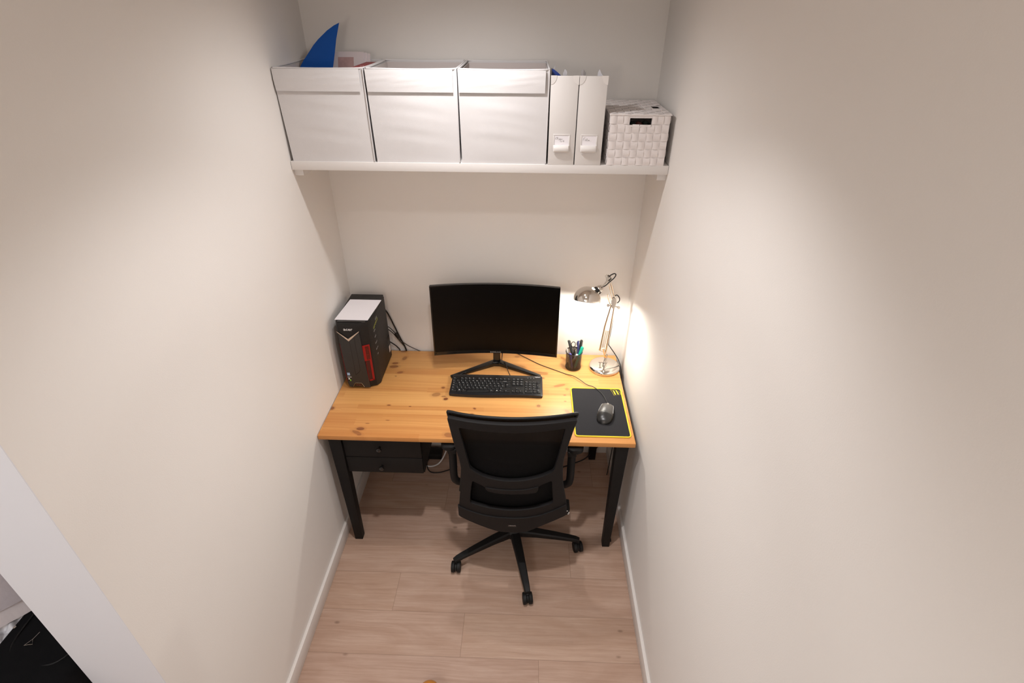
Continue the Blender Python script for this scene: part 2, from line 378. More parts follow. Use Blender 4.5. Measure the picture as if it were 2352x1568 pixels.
def text(bm, s, size, M, mi=0, th=0.0002, xs=1.0, bold=0.0):
    cu = bpy.data.curves.new('t', 'FONT'); cu.body = s; cu.size = size; cu.align_x = 'CENTER'; cu.align_y = 'CENTER'
    cu.extrude = th; cu.resolution_u = 2; cu.offset = bold*size*.5; cu.fill_mode = 'BOTH'
    from_curve(cu, bm, M @ Matrix.Diagonal((xs, 1, 1, 1)), mi)
def chaikin(P, n=2):
    for _ in range(n):
        Q = []
        for i in range(len(P)):
            a, b = P[i], P[(i+1) % len(P)]
            Q += [(a[0]*.75+b[0]*.25, a[1]*.75+b[1]*.25), (a[0]*.25+b[0]*.75, a[1]*.25+b[1]*.75)]
        P = Q
    return P
def plate(bm, loops, th, warp, dx=0.02, dz=0.04, mi=0, bev=0):
    """flat plate with holes, cut finely and bent by warp(x, z, depth)"""
    cu = bpy.data.curves.new('p', 'CURVE'); cu.dimensions = '2D'; cu.fill_mode = 'BOTH'; cu.extrude = th/2
    if bev: cu.bevel_depth = bev; cu.bevel_resolution = 1; cu.offset = -bev
    for L in loops:
        sp = cu.splines.new('POLY'); sp.points.add(len(L)-1); sp.use_cyclic_u = True
        for p, q in zip(sp.points, L): p.co = (q[0], q[1], 0, 1)
    b2 = bmesh.new(); from_curve(cu, b2, Matrix.Identity(4), mi)
    xs = [v.co.x for v in b2.verts]; ys = [v.co.y for v in b2.verts]
    x = math.ceil(min(xs)/dx)*dx
    while x < max(xs):
        bmesh.ops.bisect_plane(b2, geom=b2.verts[:]+b2.edges[:]+b2.faces[:], plane_co=(x, 0, 0), plane_no=(1, 0, 0)); x += dx
    y = math.ceil(min(ys)/dz)*dz
    while y < max(ys):
        bmesh.ops.bisect_plane(b2, geom=b2.verts[:]+b2.edges[:]+b2.faces[:], plane_co=(0, y, 0), plane_no=(0, 1, 0)); y += dz
    for v in b2.verts: v.co = warp(v.co.x, v.co.y, v.co.z)
    me = bpy.data.meshes.new('x'); b2.to_mesh(me); b2.free(); bm.from_mesh(me); bpy.data.meshes.remove(me)

ORG = {}
def root(name, label, cat, loc, group=None):
    o = bpy.data.objects.new(name, None); o.empty_display_size = 0.05; COL.objects.link(o); o.location = loc
    o['label'] = label; o['category'] = cat
    if group: o['group'] = group
    ORG[o] = V(loc); return o
def obj(name, bm, mats, parent=None, org=None, label=None, cat=None, group=None, kind=None, angle=35, recalc=True):
    """bm in world coordinates"""
    if recalc: bmesh.ops.recalc_face_normals(bm, faces=bm.faces[:])
    if parent is not None: o3 = ORG[parent]
    elif org is not None: o3 = V(org)
    else: o3 = V((0, 0, 0))
    bmesh.ops.translate(bm, verts=bm.verts[:], vec=-o3)
    me = bpy.data.meshes.new(name); bm.to_mesh(me); bm.free()
    for m in (mats if isinstance(mats, (list, tuple)) else [mats]): me.materials.append(m)
    me.polygons.foreach_set('use_smooth', [True]*len(me.polygons)); me.set_sharp_from_angle(angle=math.radians(angle))
    o = bpy.data.objects.new(name, me); COL.objects.link(o)
    if parent is not None: o.parent = parent
    else: o.location = o3
    ORG[o] = o3
    if label: o['label'] = label
    if cat: o['category'] = cat
    if group: o['group'] = group
    if kind: o['kind'] = kind
    return o
B = bmesh.new

# ================================================================== SETTING
W = 1.489; YL = -1.835
bm = B(); box(bm, -1.9, W+.15, -4.3, .15, -.1, 0); obj('floor', bm, floor_m, kind='structure')
bm = B(); box(bm, -1.9, W+.15, -4.3, .15, CEIL, CEIL+.1); obj('ceiling', bm, ceilm, kind='structure')
bm = B(); box(bm, -1.9, W+.15, 0, .15, 0, CEIL); obj('wall_back', bm, wall_m, kind='structure')
bm = B(); box(bm, -.2, 0, YL, 0, 0, CEIL); obj('wall_left', bm, wall_m, kind='structure')
bm = B(); box(bm, W, W+.15, -4.15, 0, 0, CEIL); obj('wall_right', bm, wall_m, kind='structure')
bm = B(); box(bm, -1.9, W+.15, -4.3, -4.15, 0, CEIL); obj('wall_front', bm, wall_m, kind='structure')
bm = B(); box(bm, -1.9, -1.75, -4.15, 0, 0, CEIL); obj('wall_far_left', bm, wall_m, kind='structure')
bm = B(); box(bm, -.206, 0, YL-.002, YL, 0, CEIL); obj('trim_1', bm, trimw, kind='structure')
def skirting(name, fn):
    bm = B(); fn(bm); obj(name, bm, boardw, kind='structure')
skirting('baseboard_left', lambda bm: box(bm, 0, .014, YL, 0, 0, .085, .0015))
skirting('baseboard_right', lambda bm: box(bm, W-.014, W, -4.15, 0, 0, .085, .0015))
skirting('baseboard_back', lambda bm: box(bm, .014, W-.014, -.014, 0, 0, .085, .0015))

# ceiling downlights
for (x, y, lab) in ((.72, -1.35, 'round recessed ceiling spotlight nearer the room side'), (.73, -.70, 'round recessed ceiling spotlight nearest the shelf'), (.60, -2.75, 'round recessed ceiling spotlight in the outer room')):
    t = root('downlight', lab, 'ceiling light', (x, y, CEIL), 'recessed ceiling spotlights')
    bm = B(); lathe(bm, [(.042, .0), (.042, -.004), (.040, -.006), (.034, -.006), (.032, 0)], frame((x, y, CEIL), (0, 0, 1)), 32); obj('trim_ring', bm, trimw, t)

# ================================================================== WALL SHELF
ZS = 1.894; YS = -.390
t = root('wall_shelf', 'long white wall shelf spanning the alcove, carrying storage boxes', 'shelf', (W/2, YS/2, ZS-.034))
bm = B(); box(bm, .001, W-.001, YS, -.001, ZS-.034, ZS, .0015); obj('shelf_board', bm, shelfw, t)
for s in (0, 1):
    bm = B()
    x0, x1 = (0.0005, .036) if s == 0 else (W-.036, W-.0005)
    poly = [(-.005, 0), (YS+.02, 0), (YS+.02, -.026), (YS+.03, -.030), (-.005, -.030)]
    M = Matrix(((0, 0, 1, x0), (1, 0, 0, 0), (0, 1, 0, ZS-.034), (0, 0, 0, 1)))
    prism(bm, poly, M, x1-x0); obj('support_batten', bm, shelfw, t)

# ---- fabric storage boxes
BX = [(.012, .342, -.018, -.004), (.347, .677, -.006, 0.002), (.682, 1.012, -.003, .003)]
BLAB = ['white fabric storage box at the left wall, with blue folder and magazines inside',
        'empty white fabric storage box standing in the middle of the three on the shelf',
        'empty white fabric storage box beside the upright magazine files']
for i, ((x0, x1, sl, sr), lab) in enumerate(zip(BX, BLAB)):
    yb = -.060; yf = YS+.001; z0 = ZS; z1 = ZS+.330
    t = root('storage_box', lab, 'storage box', ((x0+x1)/2, (yb+yf)/2, z0), 'white fabric boxes on the shelf')
    rnd = random.Random(i+3)
    def wx(x, z, y=0):   # top splays a little
        f = (z-z0)/.33
        u = (x-x0)/(x1-x0)
        return x + f*(sl*(1-u)+sr*u)*(1 if i else 0.65)
    ph = rnd.uniform(0, 6)
    def panel(ax, c, a0, a1, sgn, th=.005):
        def fn(u, v):
            z = z0+v*(z1-z0); bulge = math.sin(math.pi*u)*math.sin(math.pi*min(1, v*1.05))*.004
            wr = .0005*math.sin(9*v*3+ph+2*u)*math.sin(math.pi*u)+.0004*math.sin(47*v+5*u*u+ph)*math.sin(math.pi*u)*max(0, math.sin(math.pi*v))
            if v > .77 : wr *= .4
            if ax == 'y':
                x = a0+u*(a1-a0); return V((wx(x, z), c+sgn*(bulge+wr), z))
            y = a0+u*(a1-a0); return V((wx(c, z)+sgn*(bulge*.5+wr*.5), y, z))
        return fn
    bm = B()
    for (ax, c, a0, a1, sg) in (('y', yf+.003, x0+.004, x1-.004, -1), ('y', yb-.003, x0+.004, x1-.004, 1), ('x', x0+.004, yf+.003, yb-.003, -1), ('x', x1-.004, yf+.003, yb-.003, 1)):
        sheet(bm, panel(ax, c, a0, a1, sg*(0 if ax == 'x' else 1)), 26, 40, .003)
    box(bm, x0+.004, x1-.004, yf+.004, yb-.004, z0, z0+.005)
    obj('box_body', bm, fabw, t, angle=50)
    # lining inside, darker
    bm = B(); zt = z1-.006
    for (a, b, c, d) in ((x0+.009, x1-.009, yf+.008, yf+.010), (x0+.009, x1-.009, yb-.010, yb-.008), (x0+.009, x0+.011, yf+.008, yb-.008), (x1-.011, x1-.009, yf+.008, yb-.008)):
        vs = box(bm, a, b, c, d, z0+.006, zt)
        for v in vs: v.co.x = wx(v.co.x, v.co.z)
    obj('box_lining', bm, fabin, t)
    # flap
    bm = B()
    def flap(u, v):
        z = z1-.002-v*.074; x = x0+.004+u*(x1-x0-.020)
        wr = .0010*math.sin(7*u+ph*2+3*v)+.0006*math.sin(23*v+9*u)
        return V((wx(x, z), yf-.0022-.0018*math.sin(math.pi*v*.95)-.0010*v-abs(wr)*math.sin(math.pi*min(1, v*1.2))-.002*math.sin(math.pi*u), z))
    sheet(bm, flap, 30, 14, .0018)
    obj('front_flap', bm, fabw, t, angle=60)
    # piping round the rim
    bm = B(); zr = z1
    P = [(wx(x0+.004, zr), yf), (wx(x1-.004, zr), yf), (wx(x1-.004, zr), yb), (wx(x0+.004, zr), yb)]
    R = []
    for k in range(4):
        a, b = V(P[k]), V(P[(k+1) % 4])
        for s in range(10):
            q = a+(b-a)*(s/10+.02); sag = -.004*math.sin(math.pi*s/10) if k in (0, 2) else -.003*math.sin(math.pi*s/10)
            R.append((q.x, q.y, zr+sag*.6+.001))
    tube(bm, R, .0032, 8, 2, closed=True); obj('rim_piping', bm, fabw, t)
    bm = B(); tube(bm, [(wx(x1-.003, z1), yf, z1), (wx(x1-.003, z0+.17), yf-.001, z0+.17), (x1-.003, yf, z0+.004)], .0022, 6, 6); obj('edge_seam', bm, fabw, t)

# ---- contents of the left box
bm = B()
out = [(.004, 2.10), (.017, 2.201), (.040, 2.231), (.064, 2.257), (.086, 2.282), (.108, 2.302), (.148, 2.332), (.178, 2.349), (.2, 2.358), (.190, 2.330), (.180, 2.302), (.166, 2.25), (.152, 2.202), (.145, 2.10), (.140, 1.96), (.02, 1.96)]
plate(bm, [out], .0016, lambda x, z, d: V((x+.003, -.165+d-.5*(x-.1)**2+.38*(z-2.2)*(1 if z < 2.2 else .25), z)), dx=.012, dz=.03)
obj('document_folder', bm, bluef, org=(.1, -.15, 1.96), label='bright blue plastic folder curving up out of the left storage box', cat='folder', angle=60)
MG = [(.115, .268, 0), (.120, .278, 1), (.125, .288, 2)]
for k, (xa, xb, n) in enumerate(MG):
    t0 = V((0, -.092+.0079*k, 2.252-.0037*k)); sl = V((0, -.42, -.9)).normalized(); nrm = V((0, -.9, .42)).normalized()
    root_p = (.18, -.20, 2.20-.009*k)
    labs = ['topmost magazine with pinkish cover picture, lying in the left storage box', 'second magazine of the stack in the left storage box, just under the top one', 'lowest magazine of the stack seen in the left storage box']
    t = root('magazine', labs[k], 'magazine', root_p, 'magazines in the left box')
    fa = V((1, -.15*0, 0))
    def MM(u0, h): return Matrix(((1, 0, 0, xa+.018), (0, sl.y, nrm.y, t0.y+h*nrm.y), (0, sl.z, nrm.z, t0.z+h*nrm.z), (0, 0, 0, 1)))
    L = .26; Wd = xb-xa-.018
    bm = B(); prism(bm, [(0, 0), (Wd, 0), (Wd, L), (0, L)], MM(0, 0), .0072); obj('page_block', bm, paperw, t)
    bm = B(); prism(bm, [(-.001, -.001), (Wd+.001, -.001), (Wd+.001, L), (-.001, L)], MM(0, .0073), .0006); cv = obj('front_cover', bm, magcov, t)
    if k == 0:
        bm = B(); prism(bm, [(.030, .020), (.094, .020), (.094, .12), (.030, .12)], MM(0, .0081), .0003); obj('cover_picture', bm, magpink, cv)
bm = B(); hexa(bm, [(.290, -.36, 1.95), (.325, -.36, 1.95), (.325, -.13, 1.95), (.290, -.13, 1.95), (.282, -.36, 2.223), (.330, -.36, 2.223), (.330, -.13, 2.223), (.282, -.13, 2.223)], .002)
text(bm, 've', .02, TOP(.312, -.30, 2.2232), 1)
obj('red_book', bm, [redbook, whitemark], org=(.31, -.2, 1.95), label='dark red book at the right end of the left storage box', cat='book')

# ---- magazine files
FX = [(1.0175, 1.1175), (1.1215, 1.2215)]
FL = [('white magazine file beside the fabric box, a navy folder in it', 'left magazine file'), ('white magazine file beside the woven basket, clear sleeves in it', 'right magazine file')]
for i, (x0, x1) in enumerate(FX):
    z0 = ZS; z1 = ZS+.312; yf = YS; yb = -.13
    t = root('magazine_file', FL[i][0], 'magazine file', ((x0+x1)/2, (yf+yb)/2, z0), 'white magazine files on the shelf')
    bm = B(); th = .0025; tw = 0.003
    hexa(bm, [(x0, yf, z0), (x1, yf, z0), (x1, yf+th, z0), (x0, yf+th, z0), (x0-tw*0+.001, yf, z1), (x1+.001, yf, z1), (x1+.001, yf+th, z1), (x0+.001, yf+th, z1)], .0006)
    for xa in (x0, x1-th):
        M = Matrix(((0, 0, 1, xa), (1, 0, 0, 0), (0, 1, 0, 0), (0, 0, 0, 1)))
        prism(bm, [(yf+th, z0), (yb, z0), (yb, z0+.13), (yb-.02, z0+.16), (yf+.06, z1-.012), (yf+th, z1)], M, th)
    box(bm, x0+th, x1-th, yb-th, yb, z0, z0+.13); box(bm, x0+th, x1-th, yf+th, yb-th, z0, z0+th)
    obj('file_body', bm, cardw, t)
    for s, xc in ((1, x0-.0006), (-1, x1+.0016)):
        bm = B(); pts = [(0, 0)]+[(s*.022*math.cos(a*math.pi/16), -.030*math.sin(a*math.pi/16)) for a in range(9)]
        if s < 0: pts = pts[::-1]
        prism(bm, pts, FRONT(xc+.0005, yf+.0002, z1+.001), .0012); obj('corner_guard', bm, shelfw, t)
    xc = (x0+x1)/2-.001; zc = ZS+.072
    bm = B()
    for (a, b, c, d) in ((-.032, .032, .022, .026), (-.032, .032, -.024, -.020), (-.032, -.027, -.020, .022), (.027, .032, -.020, .022)):
        box(bm, xc+a, xc+b, yf-.0022, yf-.0001, zc+.015+c, zc+.015+d, .0006)
    lh = obj('label_holder', bm, shelfw, t)
    bm = B(); box(bm, xc-.027, xc+.027, yf-.0008, yf-.0002, zc-.004, zc+.037)
    hand = [[(-.021,.008),(-.024,.011),(-.019,.016),(-.016,.013),(-.020,.008)], [(-.015,.017),(-.016,.008)], [(-.018,.014),(-.011,.013)], [(-.011,.012),(-.012,.007),(-.009,.007),(-.008,.012),(-.008,.007)], [(-.005,.011),(-.007,.008),(-.004,.008),(-.003,.012),(-.004,.003),(-.007,.003)], [(0,.011),(-.001,.007),(.002,.008),(.004,.011)],
            [(-.003,.002),(-.001,-.001),(.002,.003),(.004,.001)], [(.006,.004),(.010,.004),(.006,.0005),(.011,.0005)]] if i == 0 else [
            [(-.022,.004),(-.020,.014),(-.014,.016)], [(-.021,.010),(-.016,.011)], [(-.013,.009),(-.015,.006),(-.012,.004),(-.010,.007),(-.013,.009)], [(-.007,.013),(-.008,.004),(-.005,.004)], [(-.010,.010),(-.005,.010)], [(-.002,.008),(-.004,.005),(-.001,.004),(.001,.008),(.001,.004),(.004,.004)], [(.008,.003),(.009,.0035)]]
    for st in hand: tube(bm, [(xc+p[0], yf-.0009, zc+.014+p[1]) for p in st], .00045, 4, 3, 1)
    obj('label_card', bm, [paperw, greymark], lh)
    bm = B()
    prof = catmull([(yf, 0, .004), (yf-.010, 0, .004), (yf-.016, 0, -.004), (yf-.015, 0, -.014), (yf-.010, 0, -.018)], 4)
    def hnd(u, v):
        q = prof[min(int(v*(len(prof)-1)), len(prof)-1)]
        e = math.sin(math.pi*u)**.25
        return V((xc-.030+.060*u, yf+(q.x-yf)*(.35+.65*e), zc-.004+q.z*1.0))
    sheet(bm, hnd, 16, len(prof)-1, .0016); obj('pull_handle', bm, shelfw, lh)
# contents of the files
bm = B(); prism(bm, [(1.022, 2.0), (1.060, 2.0), (1.060, 2.196), (1.045, 2.209), (1.030, 2.219), (1.022, 2.222)], FRONT(0, -.315, 0), .003)
obj('document_folder', bm, bluef2, org=(1.04, -.315, 2.0), label='navy blue folder sticking up out of the left magazine file', cat='folder')
def sleeve(pts, y, lab, tilt):
    bm = B(); prism(bm, pts, FRONT(0, y, 0) @ Matrix.Translation((0, 0, 0)), .0008)
    for v in bm.verts: v.co.y += tilt*(v.co.z-2.1)+.02*math.sin(60*v.co.x)
    obj('plastic_sleeve', bm, clearp, org=(pts[0][0], y, pts[0][1]), label=lab, cat='sleeve', group='clear sleeves in the magazine files')
sleeve([(1.024, 2.10), (1.036, 2.10), (1.034, 2.232), (1.026, 2.218)], -.300, 'clear sleeve corner behind the navy folder', .1)
sleeve([(1.062, 2.0), (1.082, 2.0), (1.079, 2.212), (1.071, 2.220), (1.064, 2.205)], -.310, 'crumpled clear sleeve right of the navy folder', -.1)
sleeve([(1.128, 2.0), (1.152, 2.0), (1.149, 2.208), (1.138, 2.221), (1.130, 2.216)], -.310, 'crumpled clear sleeve at the left of the right magazine file', .1)
sleeve([(1.190, 2.0), (1.214, 2.0), (1.213, 2.198), (1.206, 2.206), (1.199, 2.220), (1.194, 2.208)], -.320, 'clear sleeve peaking at the right of the right magazine file', .1)
for k, (xa, xb) in enumerate(((1.0215, 1.1135), (1.1255, 1.2175))):
    bm = B(); hexa(bm, [(xa, -.385, ZS+.004), (xb, -.385, ZS+.004), (xb, -.335, ZS+.004), (xa, -.335, ZS+.004), (xa, -.385, 2.198), (xb, -.385, 2.198), (xb, -.335, 2.186), (xa, -.335, 2.186)])
    obj('paper_stack', bm, [cardw], org=((xa+xb)/2, -.36, ZS+.004), label=('upright papers packed in the left magazine file', 'upright papers packed in the right magazine file')[k], cat='papers', group='papers in the magazine files')

# ---- woven basket
x0, x1, yf, yb, z0, z1 = 1.246, 1.466, YS+.002, -.060, ZS, ZS+.182
t = root('woven_basket', 'white woven strap basket with lid at the right end of the shelf', 'basket', ((x0+x1)/2, (yf+yb)/2, z0))
bm = B(); th = .003
hx0, hx1, hz0, hz1 = 1.317, 1.398, ZS+.143, ZS+.174
for (a, b, c, d) in ((x0, hx0, z0, z1), (hx1, x1, z0, z1), (hx0, hx1, z0, hz0), (hx0, hx1, hz1, z1)): box(bm, a, b, yf, yf+th, c, d)
box(bm, x0, x1, yb-th, yb, z0, z1); box(bm, x0, x0+th, yf+th, yb-th, z0, z1); box(bm, x1-th, x1, yf+th, yb-th, z0, z1); box(bm, x0+th, x1-th, yf+th, yb-th, z0, z0+th)
obj('basket_frame', bm, ribw, t)
rr = random.Random(5)
def tile(bm, M, w, h, vert, out_):
    """one visible strap crossing, pillowed along its direction"""
    n = 5
    def fn(u, v):
        b_ = math.sin(math.pi*(v if vert else u)); e = .0024*b_+.0004
        return M @ V(((u-.5)*w, (v-.5)*h, e*out_))
    sheet(bm, fn, n, n, .0009)
def weave(bm, M, w, h, nx, ny, skip=lambda i, j: False):
    for i in range(nx):
        for j in range(ny):
            if skip(i, j): continue
            vert = (i+j) % 2
            cw, ch = w/nx, h/ny
            jx, jy = rr.uniform(-.0006, .0006), rr.uniform(-.0006, .0006)
            Mi = M @ Matrix.Translation((-w/2+cw*(i+.5)+jx, -h/2+ch*(j+.5)+jy, 0)) @ Matrix.Rotation(rr.uniform(-.02, .02), 4, 'Z')
            tile(bm, Mi, cw*(.955 if vert else .995), ch*(.995 if vert else .955), vert, 1)
bm = B()
nx, ny = 8, 6
xc, zc = (x0+x1)/2, (z0+z1)/2
Wf, Hf = x1-x0, z1-z0
skipf = lambda i, j: j == ny-1 and i in (3, 4, 5) and True
weave(bm, FRONT(xc, yf, z0+.075), Wf, .150, 8, 5)
for (a, b, n) in ((x0, hx0, 3), (hx1, x1, 3)): weave(bm, FRONT((a+b)/2, yf, z0+.166), b-a, .030, n, 1)
weave(bm, Matrix(((0, 0, -1, x0), (-1, 0, 0, (yf+yb)/2), (0, 1, 0, zc), (0, 0, 0, 1))), yb-yf, Hf, 12, 6)
weave(bm, RSIDE(x1, (yf+yb)/2, zc), yb-yf, Hf, 12, 6)
obj('woven_straps', bm, ribw, t, angle=60)
bm = B()
tube(bm, [(hx0, yf-.001, hz0), (hx1, yf-.001, hz0), (hx1, yf-.001, hz1), (hx0, yf-.001, hz1)], .0018, 6, 1, closed=True, smooth=False)
obj('handle_binding', bm, ribw, t)
# lid
lx0, lx1, ly0, ly1, lz = x0-.003, x1+.003, yf-.002, yb+.002, z1+.001
bm = B()
gx0, gx1, gy0, gy1 = 1.424, 1.455, -.256, -.196
for (a, b, c, d) in ((lx0, gx0, ly0, ly1), (gx1, lx1, ly0, ly1), (gx0, gx1, ly0, gy0), (gx0, gx1, gy1, ly1)): box(bm, a, b, c, d, lz, lz+.003)
tube(bm, [(lx0, ly0, lz+.001), (lx1, ly0, lz+.001), (lx1, ly1, lz+.001), (lx0, ly1, lz+.001)], .0026, 8, 1, closed=True, smooth=False)
lid = obj('lid', bm, ribw, t)
bm = B()
nxl, nyl = 8, 12; cw, ch = (lx1-lx0)/nxl, (ly1-ly0)/nyl
def hit(i, j):
    a, b = lx0+cw*i, ly0+ch*j
    return a+cw > gx0+.004 and a < gx1-.004 and b+ch > gy0+.004 and b < gy1-.004
weave(bm, TOP((lx0+lx1)/2, (ly0+ly1)/2, lz+.003), lx1-lx0, ly1-ly0, nxl, nyl, hit)
obj('lid_straps', bm, ribw, lid, angle=60)
for k, (x, y, z, r, m_, lb) in enumerate(((1.335, -.345, ZS+.135, .018, dgreen, 'dark green thing seen left in the basket handle opening'), (1.358, -.350, ZS+.140, .015, dred, 'dark red thing seen through the basket handle opening'), (1.385, -.34, ZS+.138, .018, dgreen, 'dark object seen right in the basket handle opening'))):
    bm = B(); lathe(bm, [(0, -r*1.2), (r*.7, -r), (r, 0), (r*.8, r*.8), (0, r)], frame((x, y, z), (.5, .1, 1)), 10)
    cyl(bm, (x, y, z), (x+.002, y+.012, ZS+.0035), r*.6, 8)
    obj('basket_content', bm, m_, org=(x, y, ZS+.0035), label=lb, cat='small item', group='small things inside the woven basket')

# ================================================================== DESK
H = .7527; DX0, DX1, DYF = .003, 1.4535, -.727
desk = root('desk', 'pine topped desk with black stained legs and two black drawers', 'desk', DESK0)
bm = B(); box(bm, DX0, DX1, DYF, -.014, H-.024, H, .0015); obj('desk_top', bm, pine, desk)
def leg(xt0, xt1, xb0, xb1, yf_t, yb_t, yf_b, yb_b):
    bm = B(); zt = H-.024
    hexa(bm, [(xb0, yf_b, 0), (xb1, yf_b, 0), (xb1, yb_b, 0), (xb0, yb_b, 0), (xt0, yf_t, zt), (xt1, yf_t, zt), (xt1, yb_t, zt), (xt0, yb_t, zt)], .0015)
    return obj('leg', bm, desk_black, desk)
leg(.040, .099, .058, .098, -.712, -.655, -.712, -.674)
fr = leg(1.372, 1.430, 1.374, 1.411, -.712, -.655, -.712, -.674)
leg(.040, .099, .058, .098, -.075, -.030, -.075, -.035)
leg(1.355, 1.412, 1.358, 1.399, -.080, -.030, -.078, -.038)
bm = B(); cyl(bm, (1.411, -.690, .028), (1.421, -.690, .028), .009, 12); obj('leg_bolt', bm, blackp, fr)
bm = B(); box(bm, .100, 1.354, -.060, -.042, H-.110, H-.024); obj('rear_apron', bm, desk_black, desk)
bm = B(); box(bm, .052, .070, -.654, -.076, H-.110, H-.024); obj('side_apron', bm, desk_black, desk)
bm = B(); box(bm, 1.392, 1.408, -.654, -.081, H-.110, H-.024); obj('side_apron', bm, desk_black, desk)
# drawer unit
bm = B(); box(bm, .101, .109, -.690, -.20, .497, H-.025); box(bm, .462, .471, -.690, -.20, .497, H-.025)
box(bm, .109, .462, -.205, -.20, .497, H-.025); box(bm, .109, .462, -.688, -.205, .497, .502)
obj('drawer_carcass', bm, desk_black, desk)
for (za, zb, kx, kz) in ((.503, .600, .272, .548), (.604, .724, .274, .668)):
    bm = B(); box(bm, .103, .467, -.704, -.690, za, zb, .001)
    dr = obj('drawer', bm, desk_black, desk)
    bm = B(); lathe(bm, [(0, 0), (.006, 0), (.0055, .010), (.010, .013), (.0125, .018), (.011, .023), (.006, .0255), (0, .026)], frame((kx, -.704, kz), (0, -1, 0)), 20)
    obj('knob', bm, blackgloss, dr)

# ================================================================== COMPUTER TOWER
px0, px1 = .030, .200; zt = 1.140; yf = -.372; yb = -.068
pc = root('computer_tower', 'black and dark grey gaming computer tower on the left of the desk', 'computer', (.115, -.22, H))
bm = B(); box(bm, px0, px1, -.315, yb, H+.008, zt-.012, .002); obj('case_body', bm, pcdark, pc)
bm = B(); box(bm, px0+.002, px1-.001, -.330, yb-.002, zt-.012, zt, .003); obj('top_panel', bm, pcdark, pc)
bm = B(); plan = [(.030, -.300), (.030, -.325), (.034, -.348), (.0475, -.3718), (.080, -.3721), (.146, -.3721), (.1885, -.3505), (.199, -.325), (.200, -.300)]
prof = [(H+.003, .80), (H+.012, .93), (H+.030, .985), (H+.06, 1.0), (zt-.03, 1.0), (zt-.016, .99), (zt-.002, .95)]
rings = []
cx, cy = .115, -.30
for (z, f) in prof:
    rings.append([bm.verts.new((cx+(p[0]-cx)*(.96+.04*f if f < .97 else 1), cy+(p[1]-cy)*(f if p[1] < -.301 else 1), z)) for p in plan])
for a, b in zip(rings[:-1], rings[1:]):
    n = len(plan)
    for k in range(n): bm.faces.new((a[k], a[(k+1) % n], b[(k+1) % n], b[k]))
bm.faces.new(rings[0][::-1]); bm.faces.new(rings[-1])
fas = obj('front_fascia', bm, pcdark, pc, angle=28)
yp = -.3722
bm = B()   # grey centre panel with V top
prism(bm, [(.045, 1.094), (.093, 1.048), (.149, 1.096), (.150, 1.01), (.153, .90), (.158, .79), (.160, .765), (.128, .765), (.117, .790), (.085, .790), (.072, .765), (.052, .766), (.050, .80), (.047, .93)], FRONT(0, yp, 0), .003)
cp = obj('centre_panel', bm, pcgrey, pc)
bm = B(); prism(bm, [(.094, 1.046), (.0952, 1.046), (.0962, .845), (.1155, .862), (.1215, .872), (.120, 1.070), (.1212, 1.070), (.1228, .872), (.1165, .860), (.0955, .841), (.0950, .845)], FRONT(0, yp-.003, 0), .0002); obj('drive_cover_line', bm, blackp, cp)
bm = B(); prism(bm, [(.040, 1.100), (.091, 1.056), (.150, 1.101), (.149, 1.0965), (.092, 1.043), (.041, 1.0965)], FRONT(0, yp-.0028, 0), .0025); obj('silver_chevron', bm, silver, pc, label='silver v shaped trim')
bm = B(); text(bm, 'acer', .022, FRONT(.097, yp-.0015, 1.108), 0, bold=.02, xs=1.15); obj('logo_lettering', bm, whitemark, pc)
bm = B(); prism(bm, [(.073, .7665), (.0865, .789), (.1155, .789), (.127, .7665)], FRONT(0, yp-.0002, 0), .001)
ft = obj('badge_plate', bm, blackgloss, pc)
bm = B(); text(bm, 'NITRO', .0095, FRONT(.101, yp-.0022, .777), 0); obj('badge_lettering', bm, redmark, ft)
bm = B(); tube(bm, [(.0705, yp-.003, .7665), (.0850, yp-.003, .7905), (.1165, yp-.003, .7905), (.1285, yp-.003, .7665)], .0008, 6, 1, smooth=False); obj('badge_edge', bm, silver, ft)
# stickers
bm = B(); box(bm, .052, .066, yp-.0036, yp-.003, .838, .854); obj('sticker', bm, bluemark, cp, label='light blue square sticker')
bm = B(); text(bm, 'HDMI', .0065, FRONT(.061, yp-.0032, .827), 0, xs=1.3, bold=.03); obj('sticker', bm, whitemark, cp, label='thin white lettering')
bm = B(); box(bm, .052, .068, yp-.0034, yp-.003, .802, .822, mi=0); box(bm, .054, .062, yp-.0038, yp-.0034, .813, .821, mi=1)
prism(bm, [(.060, .803), (.067, .803), (.0675, .812), (.063, .815), (.060, .810)], FRONT(0, yp-.0034, 0), .0004, 2); obj('sticker', bm, [blackp, whitemark, greenmark], cp, label='black sticker with green mark')
# red vents, right side lies on the chamfer of the fascia
def chamfer(side):
    if side > 0: a = V((.1475, -.3728, 0)); b = V((.1885, -.3515, 0))
    else: a = V((.047, -.3712, 0)); b = V((.0335, -.348, 0))
    return a, b
def quad_on(bm, side, u0, u1, z0, z1, th=.0015, mi=0, lift=.0006, skew=0):
    a, b = chamfer(side); d = b-a; n = V((d.y, -d.x, 0)).normalized()
    if n.y > 0: n = -n
    P = [(u0+skew, z0), (u1+skew, z0), (u1, z1), (u0, z1)]
    lo = [a+d*u+V((0, 0, z))+n*lift for u, z in P]; hi = [q+n*th for q in lo]
    hexa(bm, [lo[0], lo[1], hi[1], hi[0], lo[3], lo[2], hi[2], hi[3]], 0, mi)
bm = B()
quad_on(bm, 1, .08, .34, .925, 1.015); quad_on(bm, 1, .74, .84, .925, 1.015); quad_on(bm, 1, .34, .74, 1.008, 1.015); quad_on(bm, 1, .34, .74, .925, .930)
for k in range(10): quad_on(bm, 1, .34, .74, .930+k*.0078+.0035, .930+k*.0078+.0055)
quad_on(bm, 1, .62, .84, .800, .925); quad_on(bm, 1, .30, .84, .800, .808)
prism_pts = None
vent = obj('red_vent', bm, redp, pc)
